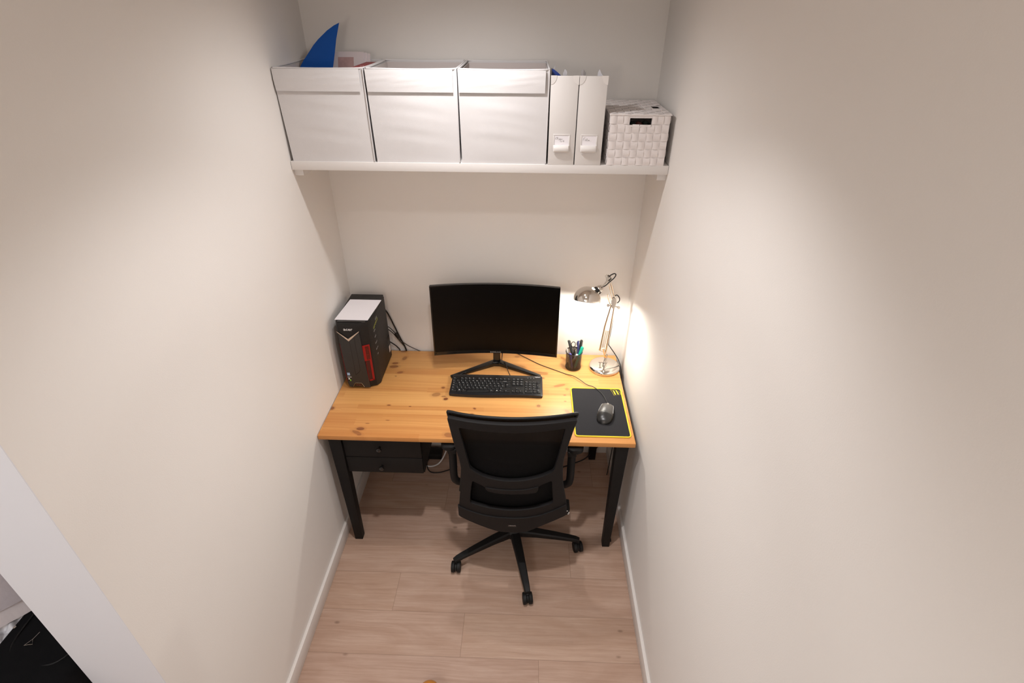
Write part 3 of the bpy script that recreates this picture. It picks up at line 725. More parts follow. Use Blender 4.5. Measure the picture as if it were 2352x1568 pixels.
bm = B(); quad_on(bm, 1, .34, .74, .930, 1.008, .0006, 0, .0004)
obj('vent_slot', bm, blackgloss, vent)
bm = B(); quad_on(bm, 1, .22, .62, .800, .925, .0006, 0, .0003); obj('vent_mesh', bm, mat('dark_red', (.045, .003, .003), .5), vent)
bm = B()
for k in range(18): quad_on(bm, 1, .16, .24, .806+k*.0066, .8085+k*.0066, .0012)
obj('vent_teeth', bm, redp, vent)
bm = B(); quad_on(bm, -1, .15, .55, .795, .925, .0015)
for k in range(11): quad_on(bm, -1, .2, .85, .930+k*.008, .9335+k*.008)
quad_on(bm, -1, .15, .3, .925, 1.018)
obj('red_vent', bm, redp, pc)
# top slot and side prints
bm = B(); box(bm, .045, .180, -.358, -.332, zt-.0015, zt+.0006); obj('top_slot', bm, blackgloss, pc)
bm = B(); text(bm, 'GEFORCE', .020, RSIDE(px1+.0002, -.268, 1.082) @ Matrix.Rotation(math.radians(8), 4, 'Z'), 0); obj('side_print', bm, limemark, pc, label='lime green lettering')
bm = B(); text(bm, 'GTX', .016, RSIDE(px1+.0002, -.250, 1.102), 0); obj('side_print', bm, greymark, pc)
for k, s_t in enumerate(('DDR4', 'HDMI', 'USB 3.1', '802.11ac', 'SSD')):
    bm = B(); text(bm, s_t, .010, RSIDE(px1+.0002, -.298, 1.06-.034*k), 0); obj('side_print', bm, greymark, pc)
bm = B(); box(bm, px1, px1+.0004, -.105, -.080, .800, .838); obj('serial_sticker', bm, cream, pc, label='pale serial number sticker')
bm = B()
for k in range(5): box(bm, px1, px1+.0004, -.125, -.085, .85+.012*k, .853+.012*k)
obj('side_vent', bm, blackgloss, pc)
for (x, y) in ((.05, -.30), (.18, -.30), (.05, -.09), (.18, -.09)):
    bm = B(); cyl(bm, (x, y, H), (x, y, H+.009), .008, 12); obj('foot', bm, blackp, pc)
bm = B(); prism(bm, [(.029, -.341), (.189, -.341), (.2055, -.137), (.045, -.137)], TOP(0, 0, zt+.0010), .0022)
obj('paper_sheet', bm, paperw, org=(.117, -.24, zt+.001), label='blank white sheet of paper lying on top of the computer tower', cat='paper')
def cable(name, P, r, lab, m=cablem, cat='cable', group=None, n=8):
    bm = B(); tube(bm, P, r, 8, n); obj(name, bm, m, org=P[0], label=lab, cat=cat, group=group, angle=60)
G = 'cables behind the computer tower'
cable('power_cable', [(.15, -.062, 1.06), (.17, -.035, 1.045), (.193, -.022, 1.003), (.219, -.018, .920), (.242, -.016, .844), (.264, -.010, .772), (.275, -.008, .70), (.28, -.02, .60)], .0042, 'thick black cable dropping behind the desk, highest of those behind the tower', group=G)
bm = B(); P0 = [(.15, -.062, .945), (.175, -.034, .930), (.197, -.022, .905), (.222, -.018, .868), (.243, -.016, .825), (.285, -.012, .785), (.335, -.014, .758), (.36, -.010, .735), (.38, -.010, .66)]
tube(bm, P0, .0022, 8, 8); cyl(bm, (.222, -.018, .870), (.236, -.017, .842), .0085, 12)
obj('monitor_cable', bm, cablem, org=P0[0], label='thin black cable with a ferrite lump running right behind the desk', cat='cable', group=G)
cable('signal_cable', [(.15, -.062, .925), (.18, -.03, .905), (.205, -.020, .875), (.235, -.016, .825), (.262, -.010, .775), (.274, -.007, .72), (.27, -.02, .6)], .0024, 'thin black cable beside the thick one behind the tower', group=G)
cable('network_cable', [(.15, -.062, .835), (.178, -.034, .826), (.200, -.024, .806), (.222, -.014, .775), (.232, -.009, .745), (.235, -.02, .66)], .0034, 'short black cable leaving the lowest part of the tower back', group=G)

# ================================================================== MONITOR
mon = root('monitor', 'black curved computer monitor, switched off, in the middle of the desk', 'monitor', (.79, -.15, H))
MX0, MX1, MXC = .4685, 1.1105, .790
tilt = math.radians(3)
def mcurve(u): return .0335*(2*u-1)**2
def mpt(u, v, d):      # u across, v up, d depth behind the front face
    x = MX0+u*(MX1-MX0); z0_ = .860+.004*u+.010*u*0; z1_ = 1.2545+.003*u
    z = z0_+v*(z1_-z0_)
    y = -.170-mcurve(u)+d+(v-.5)*.020
    return V((x, y, z))
def mslab(bm, u0, u1, v0, v1, d0, d1, n=32, mi=0):
    G = []
    for i in range(n+1):
        u = u0+(u1-u0)*i/n
        G.append([bm.verts.new(mpt(u, v0, d0)), bm.verts.new(mpt(u, v1, d0)), bm.verts.new(mpt(u, v1, d1)), bm.verts.new(mpt(u, v0, d1))])
    for a, b in zip(G[:-1], G[1:]):
        for k in range(4): bm.faces.new((a[k], b[k], b[(k+1) % 4], a[(k+1) % 4])).material_index = mi
    bm.faces.new(G[0][::-1]).material_index = mi; bm.faces.new(G[-1]).material_index = mi
bm = B(); mslab(bm, 0, 1, 0, 1, 0.003, .016); mslab(bm, .10, .90, .10, .80, .016, .038)
obj('monitor_housing', bm, blackgloss, mon)
bm = B(); mslab(bm, 0, 1, 0, .022, -.001, .003); mslab(bm, 0, 1, .986, 1, -.001, .003); mslab(bm, 0, .010, .022, .986, -.001, .003, 3); mslab(bm, .990, 1, .022, .986, -.001, .003, 3)
mslab(bm, 0.02, .98, .020, .046, -.0005, .003)
obj('monitor_bezel', bm, blackgloss, mon)
bm = B(); mslab(bm, .010, .990, .046, .986, .0005, .0031); obj('screen', bm, screenm, mon)
bm = B(); text(bm, 'SAMSUNG', .0105, FRONT(.789, -.1715-.0105, .869), 0, xs=1.2, bold=.01); obj('logo_lettering', bm, greymark, mon)
bm = B()
hexa(bm, [(.772, -.138, .775), (.812, -.138, .775), (.810, -.118, .775), (.774, -.118, .775), (.774, -.150, .90), (.812, -.150, .90), (.812, -.128, .92), (.774, -.128, .92)], .003)
hexa(bm, [(.760, -.150, .90), (.826, -.150, .90), (.826, -.132, .90), (.760, -.132, .90), (.760, -.150, 1.02), (.826, -.150, 1.02), (.826, -.132, 1.02), (.760, -.132, 1.02)], .002)
obj('stand_neck', bm, blackgloss, mon)
bm = B()
hexa(bm, [(.762, -.150, H), (.822, -.150, H), (.816, -.100, H), (.768, -.100, H), (.768, -.146, H+.026), (.816, -.146, H+.026), (.812, -.108, H+.028), (.772, -.108, H+.028)], .004)
for s, ex, ey in ((-1, .556, -.262), (1, 1.028, -.240)):
    bx = .792+s*.012
    d = V((ex-bx, ey+.128, 0)).normalized(); n = V((-d.y, d.x, 0))*.5
    a = V((bx, -.128, 0)); e = V((ex, ey, 0))
    w0, w1 = .036, .020
    P = [a-n*w0, e-n*w1, e+n*w1, a+n*w0]
    hexa(bm, [P[0]+V((0, 0, H)), P[1]+V((0, 0, H)), P[2]+V((0, 0, H)), P[3]+V((0, 0, H)), P[0]+V((0, 0, H+.022)), P[1]+V((0, 0, H+.012)), P[2]+V((0, 0, H+.012)), P[3]+V((0, 0, H+.022))], .003)
obj('stand_foot', bm, blackgloss, mon)

# ================================================================== KEYBOARD
kb = root('keyboard', 'full size black computer keyboard in front of the monitor', 'keyboard', (.80, -.335, H))
KX0, KX1 = .5665, 1.0385; KZ = H+.016
bm = B()
nf = 24
outl = []
for i in range(nf+1):
    u = i/nf; x = KX0+.008+(KX1-KX0-.016)*u
    outl.append((x, -.4185-.004*math.sin(2*math.pi*u-.4)-.001*u))
outl += [(KX1-.002, -.4160), (KX1, -.408), (KX1, -.256), (KX1-.003, -.249), (KX1-.009, -.246), (KX0+.012, -.246), (KX0+.003, -.249), (KX0, -.256), (KX0-.001, -.408), (KX0+.002, -.415)]
prism(bm, outl, TOP(0, 0, H+.001), .015, 0, .004)
obj('keyboard_body', bm, mat('keyboard_case', (.011, .011, .013), .35, bump=.08, bscale=600), kb)
bm = B(); box(bm, KX0+.005, KX1-.005, -.4005, -.2675, KZ-.001, KZ+.0006, .0005); obj('key_well', bm, blackp, kb)
u = .02; KEYS = []
def row(y, x, items, h=.0185):
    for it in items:
        if isinstance(it, (int, float)): x += it*u; continue
        s, w = it if isinstance(it, tuple) else (it, 1)
        KEYS.append((x, y, w*u, h, s)); x += w*u
xm = KX0+.0075; xn = xm+15.38*u; xp = xn+3.3*u
yr = [-.400+.0195*k for k in range(5)]
yfr = yr[4]+.0225
row(yfr, xm, ['Esc', 1, 'F1', 'F2', 'F3', 'F4', .5, 'F5', 'F6', 'F7', 'F8', .5, 'F9', 'F10', 'F11', 'F12'], .0165)
row(yr[4], xm, ['§', '1+', '2"', '3*', '4', '5%', '6&', '7/', '8(', '9)', '0=', "?'", '^', ('Backspace', 2)])
row(yr[3], xm, [('Tab', 1.5)]+list('QWERTZUIOP')+['üè', '!"'])
KEYS.append((xm+13.75*u, yr[2], 1.25*u, .038, 'Enter'))
row(yr[2], xm, [('Caps', 1.75)]+list('ASDFGHJKL')+['öé', 'äà', '$£'])
row(yr[1], xm, [('Shift', 1.25), '<>']+list('YXCVBNM')+[';,', ':.', '_-', ('Shift', 2.75)])
row(yr[0], xm, [('Ctrl', 1.5), ('#', 1.25), ('Alt', 1.25), (' ', 5.75), ('Alt Gr', 1.25), ('#', 1.25), ('Fn', 1.25), ('Ctrl', 1.5)])
row(yfr, xn, ['PrtSc', 'Scroll', 'Pause'], .0165)
row(yr[4], xn, ['Insert', 'Home', 'PgUp']); row(yr[3], xn, ['Delete', 'End', 'PgDn'])
row(yr[1], xn, [1, '^']); row(yr[0], xn, ['<', 'v', '>'])
row(yr[4], xp, ['Num', '/', '*', '-']); row(yr[3], xp, ['7', '8', '9']); row(yr[2], xp, ['4', '5', '6']); row(yr[1], xp, ['1', '2', '3']); row(yr[0], xp, [('0', 2), '.'])
KEYS.append((xp+3*u, yr[2], u, .038, '+')); KEYS.append((xp+3*u, yr[0], u, .038, 'Enter'))
def key_geo(bm, x, y, w, h, s):
    x0, x1, y0, y1 = x+.0009, x+w-.0009, y+.0008, y+h-.0002
    hexa(bm, [(x0, y0, KZ), (x1, y0, KZ), (x1, y1, KZ), (x0, y1, KZ), (x0+.0018, y0+.0022, KZ+.006), (x1-.0018, y0+.0022, KZ+.006), (x1-.0018, y1-.0008, KZ+.006), (x0+.0018, y1-.0008, KZ+.006)], .0008)
    zt_ = KZ+.00612
    if s == '#': box(bm, x+w/2-.003, x+w/2+.003, y+h*.5-.0005, y+h*.5+.0035, zt_, zt_+.0002, mi=1)
    elif s.strip():
        size = .0068 if len(s) == 1 else (.0056 if len(s) <= 2 else .0040)
        tx = x+.0034+(.0018 if len(s) < 3 else .0042+.0006*max(0, len(s)-4)); ty = y+h*.62
        if h > .03: ty = y+h*.55
        text(bm, s, size, TOP(tx, ty, zt_), 1, .0001, bold=.012)
big = sorted(KEYS, key=lambda k: -k[2]*k[3])
rest = set(id(k) for k in sorted(KEYS, key=lambda k: (k[3], k[1]))[:0])
nk = 0; fkeys = [k for k in KEYS if k[3] < .017]
extra = len(KEYS)-99
smallk = fkeys[-extra:] if extra > 0 else []
for k in KEYS:
    if k in smallk: continue
    bm = B(); key_geo(bm, *k); obj('key', bm, [keym, whitemark], kb); nk += 1
if smallk:
    bm = B()
    for k in smallk: key_geo(bm, *k)
    obj('key_row', bm, [keym, whitemark], kb, kind='stuff')
bm = B(); text(bm, 'logitech', .0085, TOP(1.0135, -.2605, H+.0161), 0, .0001, bold=.03); obj('logo_lettering', bm, whitemark, kb)
for k in range(3):
    bm = B(); cyl(bm, (.962+.0155*k, -.270, KZ-.0005), (.962+.0155*k, -.270, KZ+.0009), .0014, 8); obj('status_light', bm, whitemark, kb)
cable('keyboard_cable', [(.808, -.0065, .735), (.812, -.0068, .752), (.818, -.030, H+.004), (.817, -.080, H+.0035), (.822, -.115, H+.0035), (.838, -.152, H+.030), (.856, -.195, H+.0035), (.866, -.225, H+.003), (.868, -.2465, H+.006)], .0017, 'thin black keyboard cable rising from keyboard over monitor foot')

# ================================================================== MOUSE PAD, MOUSE
def rrect(x0, x1, y0, y1, r, n=6):
    P = []
    for (cx_, cy_, a0) in ((x1-r, y1-r, 0), (x0+r, y1-r, 90), (x0+r, y0+r, 180), (x1-r, y0+r, 270)):
        for k in range(n+1):
            a = math.radians(a0+90*k/n); P.append((cx_+r*math.cos(a), cy_+r*math.sin(a)))
    return P
def padmap(p):      # pad is laid very slightly askew
    x, y = p; f = (y+.69)/.36
    return (x+(-.004*(1-f))*((x-1.31)/.13)*0, y)
pad = root('mouse_pad', 'black mouse pad with yellow stitched edge at the right of the desk', 'mouse pad', (1.313, -.508, H))
PA = (1.181, 1.441, -.690, -.325)
bm = B(); prism(bm, rrect(PA[0]+.003, PA[1]-.003, PA[2]+.003, PA[3]-.003, .014), TOP(0, 0, H+.0004), .003); obj('pad_cloth', bm, padm, pad)
bm = B(); tube(bm, [(p[0], p[1], H+.0028) for p in rrect(PA[0]+.003, PA[1]-.003, PA[2]+.003, PA[3]-.003, .014)], .0035, 8, 1, closed=True, smooth=False); obj('stitched_edge', bm, yellowm, pad, label='yellow stitched edge')
bm = B(); zl = H+.0035; s_ = .0004
def lg(P): prism(bm, P, TOP(0, 0, zl), s_)
def line(pts, w=.0011):
    tube(bm, [(p[0], p[1], zl) for p in pts], w*.5, 5, 1, smooth=False)
lg([(1.3977, -0.3419), (1.4010, -0.3425), (1.4040, -0.3458), (1.4096, -0.3743), (1.4040, -0.3752), (1.4028, -0.3719)][::-1]); lg([(1.4109, -0.3387), (1.4178, -0.3405), (1.4245, -0.3697), (1.4188, -0.3780), (1.4183, -0.3720)][::-1])
for P_ in ([(1.3995, -0.3342), (1.4054, -0.3347), (1.4116, -0.3393)], [(1.3859, -0.3306), (1.3928, -0.3373), (1.3976, -0.3426)], [(1.3853, -0.3355), (1.3934, -0.3559), (1.3985, -0.3822), (1.4133, -0.3783)], [(1.4259, -0.3436), (1.4334, -0.3721), (1.4239, -0.3772)]): line(P_)
obj('pad_emblem', bm, yellowm, pad, label='yellow slanted stripe emblem')
# mouse: long axis tilted to the right
ms = root('computer_mouse', 'dark grey wired mouse lying on the black mouse pad', 'mouse', (1.338, -.538, H+.0034))
mc = V((1.338, -.536, H+.0034)); ang = math.radians(-17)
MR = Matrix.Translation(mc) @ Matrix.Rotation(ang, 4, 'Z')
def mouse_pt(u, v):
    # u 0..1 front to back, v -1..1 across
    L = .140; yv = L/2-u*L
    wdt = .0385*max(0, 1-abs(2*u-1)**3.4)**.40*(1-.10*math.sin(math.pi*min(1, u*1.7)))
    hgt = .042*max(0, math.sin(math.pi*u**.82))**.48
    a = v*math.pi/2
    return V((wdt*math.sin(a)*(1+.05*math.cos(a)), yv, hgt*max(0, math.cos(a))**.62))
bm = B(); sheet(bm, lambda a, b: MR @ mouse_pt(.0+a, b*2-1), 30, 24)
bmesh.ops.remove_doubles(bm, verts=bm.verts[:], dist=.0002)
obj('mouse_shell', bm, mousem, ms, angle=60)
bm = B()
sheet(bm, lambda a, b: MR @ (mouse_pt(.66+a*.335, (b*2-1))*1.0+V((0, 0, .0008))+V((0, -.0006, 0))), 12, 24, .0006); obj('palm_rest', bm, mat('palm_black', (.016, .016, .016), .28), ms, angle=60)
for s in (-1, 1):
    bm = B(); P = [MR @ (mouse_pt(.10+.09*k, s*(.62+.02*k))+V((s*.0004, 0, .0006))) for k in range(6)]
    tube(bm, P, .0010, 6, 4); obj('side_line', bm, mat('light_grey_line', (.45, .45, .45), .3) if s == -1 else MATS['light_grey_line'], ms)
bm = B(); cyl(bm, MR @ V((-.0035, .042, .0315)), MR @ V((.0035, .042, .0315)), .0085, 16); obj('scroll_wheel', bm, greymark, ms)
bm = B(); box(bm, -.0050, .0050, .026, .046, .0345, .0372, .001)
for v in bm.verts: v.co = MR @ v.co
obj('wheel_slot', bm, silver, ms)
bm = B(); text(bm, 'logi', .007, MR @ Matrix.Translation((-.004, -.012, .0426)) @ Matrix.Rotation(-.1, 4, 'X'), 0, .0002); obj('mouse_mark', bm, greymark, ms)
bm = B(); prism(bm, [(p[0]*.94, p[1]) for p in [(.022, .062), (.033, .045), (.034, 0), (.036, -.03), (.026, -.060), (0, -.067), (-.026, -.060), (-.036, -.03), (-.034, 0), (-.033, .045), (-.022, .062)]][::-1], MR @ Matrix.Translation((0, 0, 0)), .006); obj('mouse_base', bm, blackp, ms)
mt_ = MR @ V((0, .068, .012))
cable('mouse_cable', [(.893, -.0065, .735), (.895, -.0068, .752), (.908, -.028, H+.004), (.960, -.070, H+.0025), (1.027, -.124, H+.0025), (1.100, -.168, H+.0025), (1.165, -.207, H+.0025), (1.200, -.232, H+.010), (1.231, -.264, H+.012), (1.268, -.300, H+.006), (1.304, -.326, H+.0090), (1.338, -.376, H+.0075), (1.352, -.425, H+.0075), tuple(mt_)], .0019, 'thin black mouse cable crossing the desk to the mouse')

# ================================================================== PEN CUP AND PENS
cup = root('pen_cup', 'black wire mesh pen cup with pens, beside the desk lamp', 'pen cup', (1.207, -.138, H))
CC = frame((1.207, -.138, H), (0, 0, 1)); CH = .103
bm = B(); lathe(bm, [(.0405+.0025*k/8, .004+(CH-.006)*k/8) for k in range(9)], CC, 48, uv=True); obj('mesh_wall', bm, cupmesh, cup)
bm = B(); tube(bm, [(1.207+.0437*math.cos(a*math.pi/16), -.138+.0437*math.sin(a*math.pi/16), H+CH) for a in range(32)], .0024, 8, 1, closed=True, smooth=False); obj('rim_wire', bm, blackgloss, cup)
bm = B(); lathe(bm, [(0, .0008), (.0415, .0008), (.0425, .004), (.0420, .010), (.0405, .010), (.0400, .003), (0, .003)], CC, 48); obj('cup_base', bm, blackgloss, cup)
def pen(name, a, b, r, mats, lab, kind='pen', capr=None, capl=.4):
    a = V(a); b = V(b); d = (b-a).normalized(); L = (b-a).length
    t = root(name, lab, 'scissors' if kind == 'scissors' else 'pen', a, None)
    F = frame(a, d)
    bm = B(); lathe(bm, [(0, 0), (r*.3, .001), (r*.9, .012), (r, .02), (r, L*(1-capl)), (0, L*(1-capl))], F, 12); obj('barrel', bm, mats[0], t)
    c = capr or r*1.12
    bm = B(); lathe(bm, [(0, L*(1-capl)), (c, L*(1-capl)), (c, L-.004), (c*.7, L), (0, L)], F, 12)
    side = F.to_3x3() @ V((1, 0, 0)); e = a+d*L*.97+side*c
    tube(bm, [e, e+side*.0015-d*.005, e+side*.001-d*L*capl*.8], .0010, 6, 2)
    obj('cap', bm, mats[1], t)
zb = H+.0045
pen('marker_pen', (1.222, -.150, zb), (1.177, -.095, .898), .0058, [cablem, cablem], 'thick black pen leaning left in the pen cup', capl=.45)
pen('ballpoint_pen', (1.190, -.160, zb), (1.166, -.135, .872), .0045, [beige, chromed], 'beige pen with metal clip at the left rim of the cup')
pen('ballpoint_pen', (1.232, -.150, zb), (1.226, -.115, .908), .0042, [navy, navy], 'slim navy ballpoint pen standing upright in the cup')
pen('marker_pen', (1.232, -.120, zb), (1.2455, -.100, .905), .0062, [cablem, cablem], 'black pen standing right in the cup behind the teal one', capl=.5)
pen('highlighter', (1.214, -.155, zb), (1.248, -.145, .890), .0072, [teal, teal], 'teal green highlighter leaning right in the pen cup', capl=.45)
pen('ballpoint_pen', (1.200, -.165, zb), (1.183, -.160, .857), .0060, [purple, purple], 'short purple pen at the front left of the cup')
pen('ballpoint_pen', (1.196, -.120, zb), (1.222, -.160, .850), .0055, [beige, whitemark], 'short pale pen with white end at the front of the cup')
pen('ballpoint_pen', (1.222, -.120, zb), (1.200, -.152, .856), .0065, [cablem, blackgloss], 'short thick black pen at the middle of the cup')
t = root('scissors', 'scissors with black ring handles, blades down in the pen cup', 'scissors', (1.215, -.110, zb))
bm = B(); hexa(bm, [(1.210, -.112, zb), (1.214, -.112, zb), (1.214, -.110, zb), (1.210, -.110, zb), (1.206, -.112, .85), (1.218, -.112, .85), (1.218, -.110, .85), (1.206, -.110, .85)]); obj('blade', bm, chrome, t)
for (xx, zz) in ((1.203, .880), (1.232, .886)):
    bm = B(); tube(bm, [(xx+.011*math.cos(a*math.pi/8), -.108, zz+.017*math.sin(a*math.pi/8)) for a in range(16)], .0019, 6, 1, closed=True, smooth=False); tube(bm, [(xx, -.108, zz-.017), (1.212, -.110, .846)], .002, 6, 1, smooth=False); obj('finger_ring', bm, blackp, t)

# ================================================================== DESK LAMP
lamp = root('desk_lamp', 'nickel plated desk lamp with dome shade, switched on, right of the cup', 'desk lamp', (1.376, -.137, H))
F = frame((1.376, -.137, H), (0, 0, 1))
bm = B(); lathe(bm, [(0, .0005), (.081, .0005), (.083, .004), (.0825, .012), (.079, .018), (.073, .021), (.0, .0225)], F, 64); obj('lamp_base', bm, chrome, lamp, angle=50)
bm = B(); cyl(bm, (1.376, -.137, H+.022), (1.376, -.139, H+.070), .0065, 16); cyl(bm, (1.376, -.137, H+.022), (1.376, -.137, H+.032), .011, 16)
cyl(bm, (1.362, -.139, H+.036), (1.390, -.139, H+.036), .0035, 10); box(bm, 1.369, 1.383, -.144, -.134, H+.055, H+.090, .0015)
obj('pivot_post', bm, chrome, lamp)
bm = B(); cyl(bm, (1.350, -.150, H+.021), (1.350, -.150, H+.044), .0028, 10); cyl(bm, (1.341, -.150, H+.044), (1.359, -.150, H+.044), .0032, 10); obj('tilt_screw', bm, chrome, lamp)
y0_ = -.140
def rod(bm, a, b, r=.0045): cyl(bm, (a[0], a[2] if len(a) > 2 else y0_, a[1]), (b[0], b[2] if len(b) > 2 else y0_, b[1]), r, 12)
bm = B(); rod(bm, (1.342, .868), (1.355, 1.02), .0048); rod(bm, (1.355, 1.02), (1.374, 1.137), .0046); obj('lower_arm', bm, chrome, lamp)
bm = B(); rod(bm, (1.374, .845), (1.384, 1.0), .0050); rod(bm, (1.384, 1.0), (1.391, 1.137), .0048); obj('lower_arm', bm, chrome, lamp)
bm = B(); rod(bm, (1.337, .872, -.140), (1.376, .846, -.140), .0028); rod(bm, (1.360, .880), (1.372, .838), .006); obj('lower_joint', bm, chrome, lamp)
def spring(bm, a, b, r=.0042, turns=26):
    a = V(a); b = V(b); d = (b-a); F = frame(a, d); L = d.length; P = []
    for k in range(turns*6+1):
        t_ = k/(turns*6); an = 2*math.pi*turns*t_; P.append(F @ V((r*math.cos(an), r*math.sin(an), L*t_)))
    tube(bm, P, .0009, 4, 1, smooth=False)
bm = B(); spring(bm, (1.3535, y0_, .885), (1.3625, y0_, .985)); obj('balance_spring', bm, chrome, lamp)
bm = B(); spring(bm, (1.3635, y0_, .885), (1.3725, y0_, .985)); obj('balance_spring', bm, chrome, lamp)
bm = B(); rod(bm, (1.351, .990), (1.386, .985), .002); obj('spring_bar', bm, chrome, lamp)
bm = B(); rod(bm, (1.358, 1.142), (1.412, 1.130), .0030)
for xx, zz in ((1.358, 1.142), (1.412, 1.130)): lathe(bm, [(0, -.004), (.007, -.004), (.008, 0), (.007, .004), (0, .004)], frame((xx, y0_-.004, zz), (0, -1, .2)), 14)
obj('elbow_knob', bm, chrome, lamp)
bm = B(); prism(bm, [(1.378, 1.128), (1.390, 1.126), (1.398, 1.160), (1.394, 1.182), (1.376, 1.188), (1.372, 1.165)], FRONT(0, y0_-.006, 0), .0025); prism(bm, [(1.378, 1.128), (1.390, 1.126), (1.398, 1.160), (1.394, 1.180), (1.378, 1.184), (1.373, 1.162)], FRONT(0, y0_+.008, 0), .0025)
obj('elbow_plate', bm, chrome, lamp)
bm = B(); tube(bm, [(1.349, y0_-.008, 1.206), (1.353, y0_-.008, 1.190), (1.362, y0_-.008, 1.165), (1.372, y0_-.006, 1.148)], .0042, 8, 4); obj('elbow_lever', bm, chrome, lamp)
bm = B(); rod(bm, (1.382, 1.160, -.140), (1.343, 1.285, -.150), .0042); obj('upper_arm', bm, chrome, lamp)
bm = B(); rod(bm, (1.394, 1.165, -.140), (1.354, 1.283, -.150), .0042); obj('upper_arm', bm, chrome, lamp)
HB = V((1.345, -.152, 1.292))
bm = B(); prism(bm, [(1.336, 1.277), (1.360, 1.274), (1.358, 1.298), (1.342, 1.312), (1.330, 1.300)], FRONT(0, -.158, 0), .002); prism(bm, [(1.336, 1.277), (1.360, 1.274), (1.358, 1.298), (1.342, 1.312), (1.330, 1.300)], FRONT(0, -.144, 0), .002)
cyl(bm, (1.336, -.168, 1.306), (1.336, -.136, 1.306), .0028, 10); cyl(bm, (1.350, -.168, 1.284), (1.350, -.136, 1.284), .0028, 10)
lathe(bm, [(0, -.003), (.006, -.003), (.007, 0), (.006, .003), (0, .003)], frame((1.330, -.160, 1.310), (0, -1, .2)), 12)
obj('head_bracket', bm, chrome, lamp)
# dome shade
DC = V((1.242, -.200, 1.200)); rim_n = V((.10, .35, 1)).normalized(); DR = .067
ax = V((.72, .22, .66)).normalized()     # direction of the socket from the dome centre
FD = frame(DC, rim_n)
bm = B(); prof = []
for k in range(17):
    a = math.pi/2*k/16; prof.append((DR*math.cos(a), DR*1.0*math.sin(a)))
prof = [(DR*.995, -.004)]+prof
inner = [(p[0]*.972, p[1]*.972) for p in reversed(prof)]
lathe(bm, prof, FD, 64, 0)
lathe(bm, inner, FD, 64, 1)
lathe(bm, [(DR*.995*.972, -.004*.972), (DR*.995, -.004)], FD, 64, 0)
shade = obj('lamp_shade', bm, [chrome, chromed], lamp, angle=50, recalc=False)
sk = DC+ax*DR
bm = B(); lathe(bm, [(0, -.006), (.021, -.006), (.0215, .003), (.019, .010), (0, .010)], frame(sk, ax), 28); obj('socket_ring', bm, blackp, lamp)
bm = B(); lathe(bm, [(0, .010), (.0175, .010), (.0175, .018), (.014, .024), (.006, .028), (0, .028)], frame(sk, ax), 28); obj('socket_cap', bm, chrome, lamp)
bm = B()
Fs = frame(sk, ax, (0, 1, 0)); 
for s in (-1, 1):
    for (dd) in (V((0, 1, 0)),):
        P = [Fs @ V((s*.026, 0, -.004)), Fs @ V((s*.030, 0, .012)), Fs @ V((s*.020, 0, .030)), Fs @ V((s*.004, 0, .036))]
        tube(bm, P, .0019, 6, 5)
        lathe(bm, [(0, -.003), (.0035, -.002), (.0035, .002), (0, .003)], frame(P[0], ax), 10)
tube(bm, [Fs @ V((0, 0, .028)), Fs @ V((0, 0, .045)), HB], .0040, 8, 3)
obj('yoke', bm, chrome, lamp)
bm = B(); lathe(bm, [(0, -.018), (.010, -.016), (.0155, -.006), (.015, .004), (.009, .018), (.0085, .026), (0, .026)], frame(LAMP+V((.014, .004, .030)), (.6, .18, .8)), 20); obj('light_bulb', bm, mat('bulb_glass', (.9, .85, .75), .3, emis=(1, .86, .62), estr=6), lamp)
bm = B(); q = V((1.277, -.200, 1.20)); tube(bm, [q, q-V((0, 0, .026))], .0007, 5, 1, smooth=False); lathe(bm, [(0, -.003), (.003, 0), (0, .003)], frame(q-V((0, 0, .028)), (0, 0, 1)), 10); obj('pull_chain', bm, chrome, lamp)
bm = B(); tube(bm, [sk+ax*.026, sk+ax*.045+V((.004, -.008, -.003)), (1.345, -.170, 1.283), (1.366, -.170, 1.305), (1.374, -.168, 1.322), (1.366, -.166, 1.328), (1.350, -.164, 1.318), (1.342, -.158, 1.306)], .0028, 8, 6)
tube(bm, [(1.385, -.150, 1.200), (1.395, -.152, 1.205), (1.408, -.152, 1.190), (1.410, -.150, 1.172), (1.402, -.146, 1.158)], .0026, 8, 5)
tube(bm, [(1.394, -.128, 1.14), (1.392, -.126, 1.0), (1.388, -.118, .90), (1.402, -.110, .868), (1.430, -.118, .830), (1.452, -.128, .795), (1.466, -.140, .755), (1.471, -.160, .70), (1.471, -.20, .55), (1.466, -.22, .30), (1.455, -.22, .02)], .0026, 8, 6)
tube(bm, [(1.386, -.125, H+.080), (1.384, -.130, H+.055), (1.380, -.137, H+.040)], .0024, 8, 3)
obj('lamp_cable', bm, cablem, lamp)

# ================================================================== OFFICE CHAIR
CHX, CHY = .907, -.695
ch = root('office_chair', 'black swivel office chair with mesh back, pushed up to the desk', 'chair', (CHX, CHY, 0))
def ysurf(x, z): return -.94-.06*(z-.41)/.64+.64*min((x-.905)**2, .08)
outer = [(.651,1.078),(.655,1.05),(.666,.96),(.677,.90),(.687,.84),(.690,.79),(.689,.746),(.680,.66),(.672,.599),(.662,.50),(.658,.463),(.668,.455),(.702,.442),(.792,.411),(.841,.396),(.871,.394),(.901,.394),(.935,.395),(.971,.401),(1.025,.432),(1.068,.454),(1.130,.482),(1.144,.490),(1.148,.500),(1.142,.573),(1.130,.64),(1.120,.702),(1.112,.78),(1.110,.863),(1.118,.92),(1.130,.985),(1.142,1.05),(1.151,1.085),(1.146,1.093),(1.089,1.094),(1.007,1.094),(.902,1.092),(.794,1.089),(.709,1.086),(.656,1.085)]
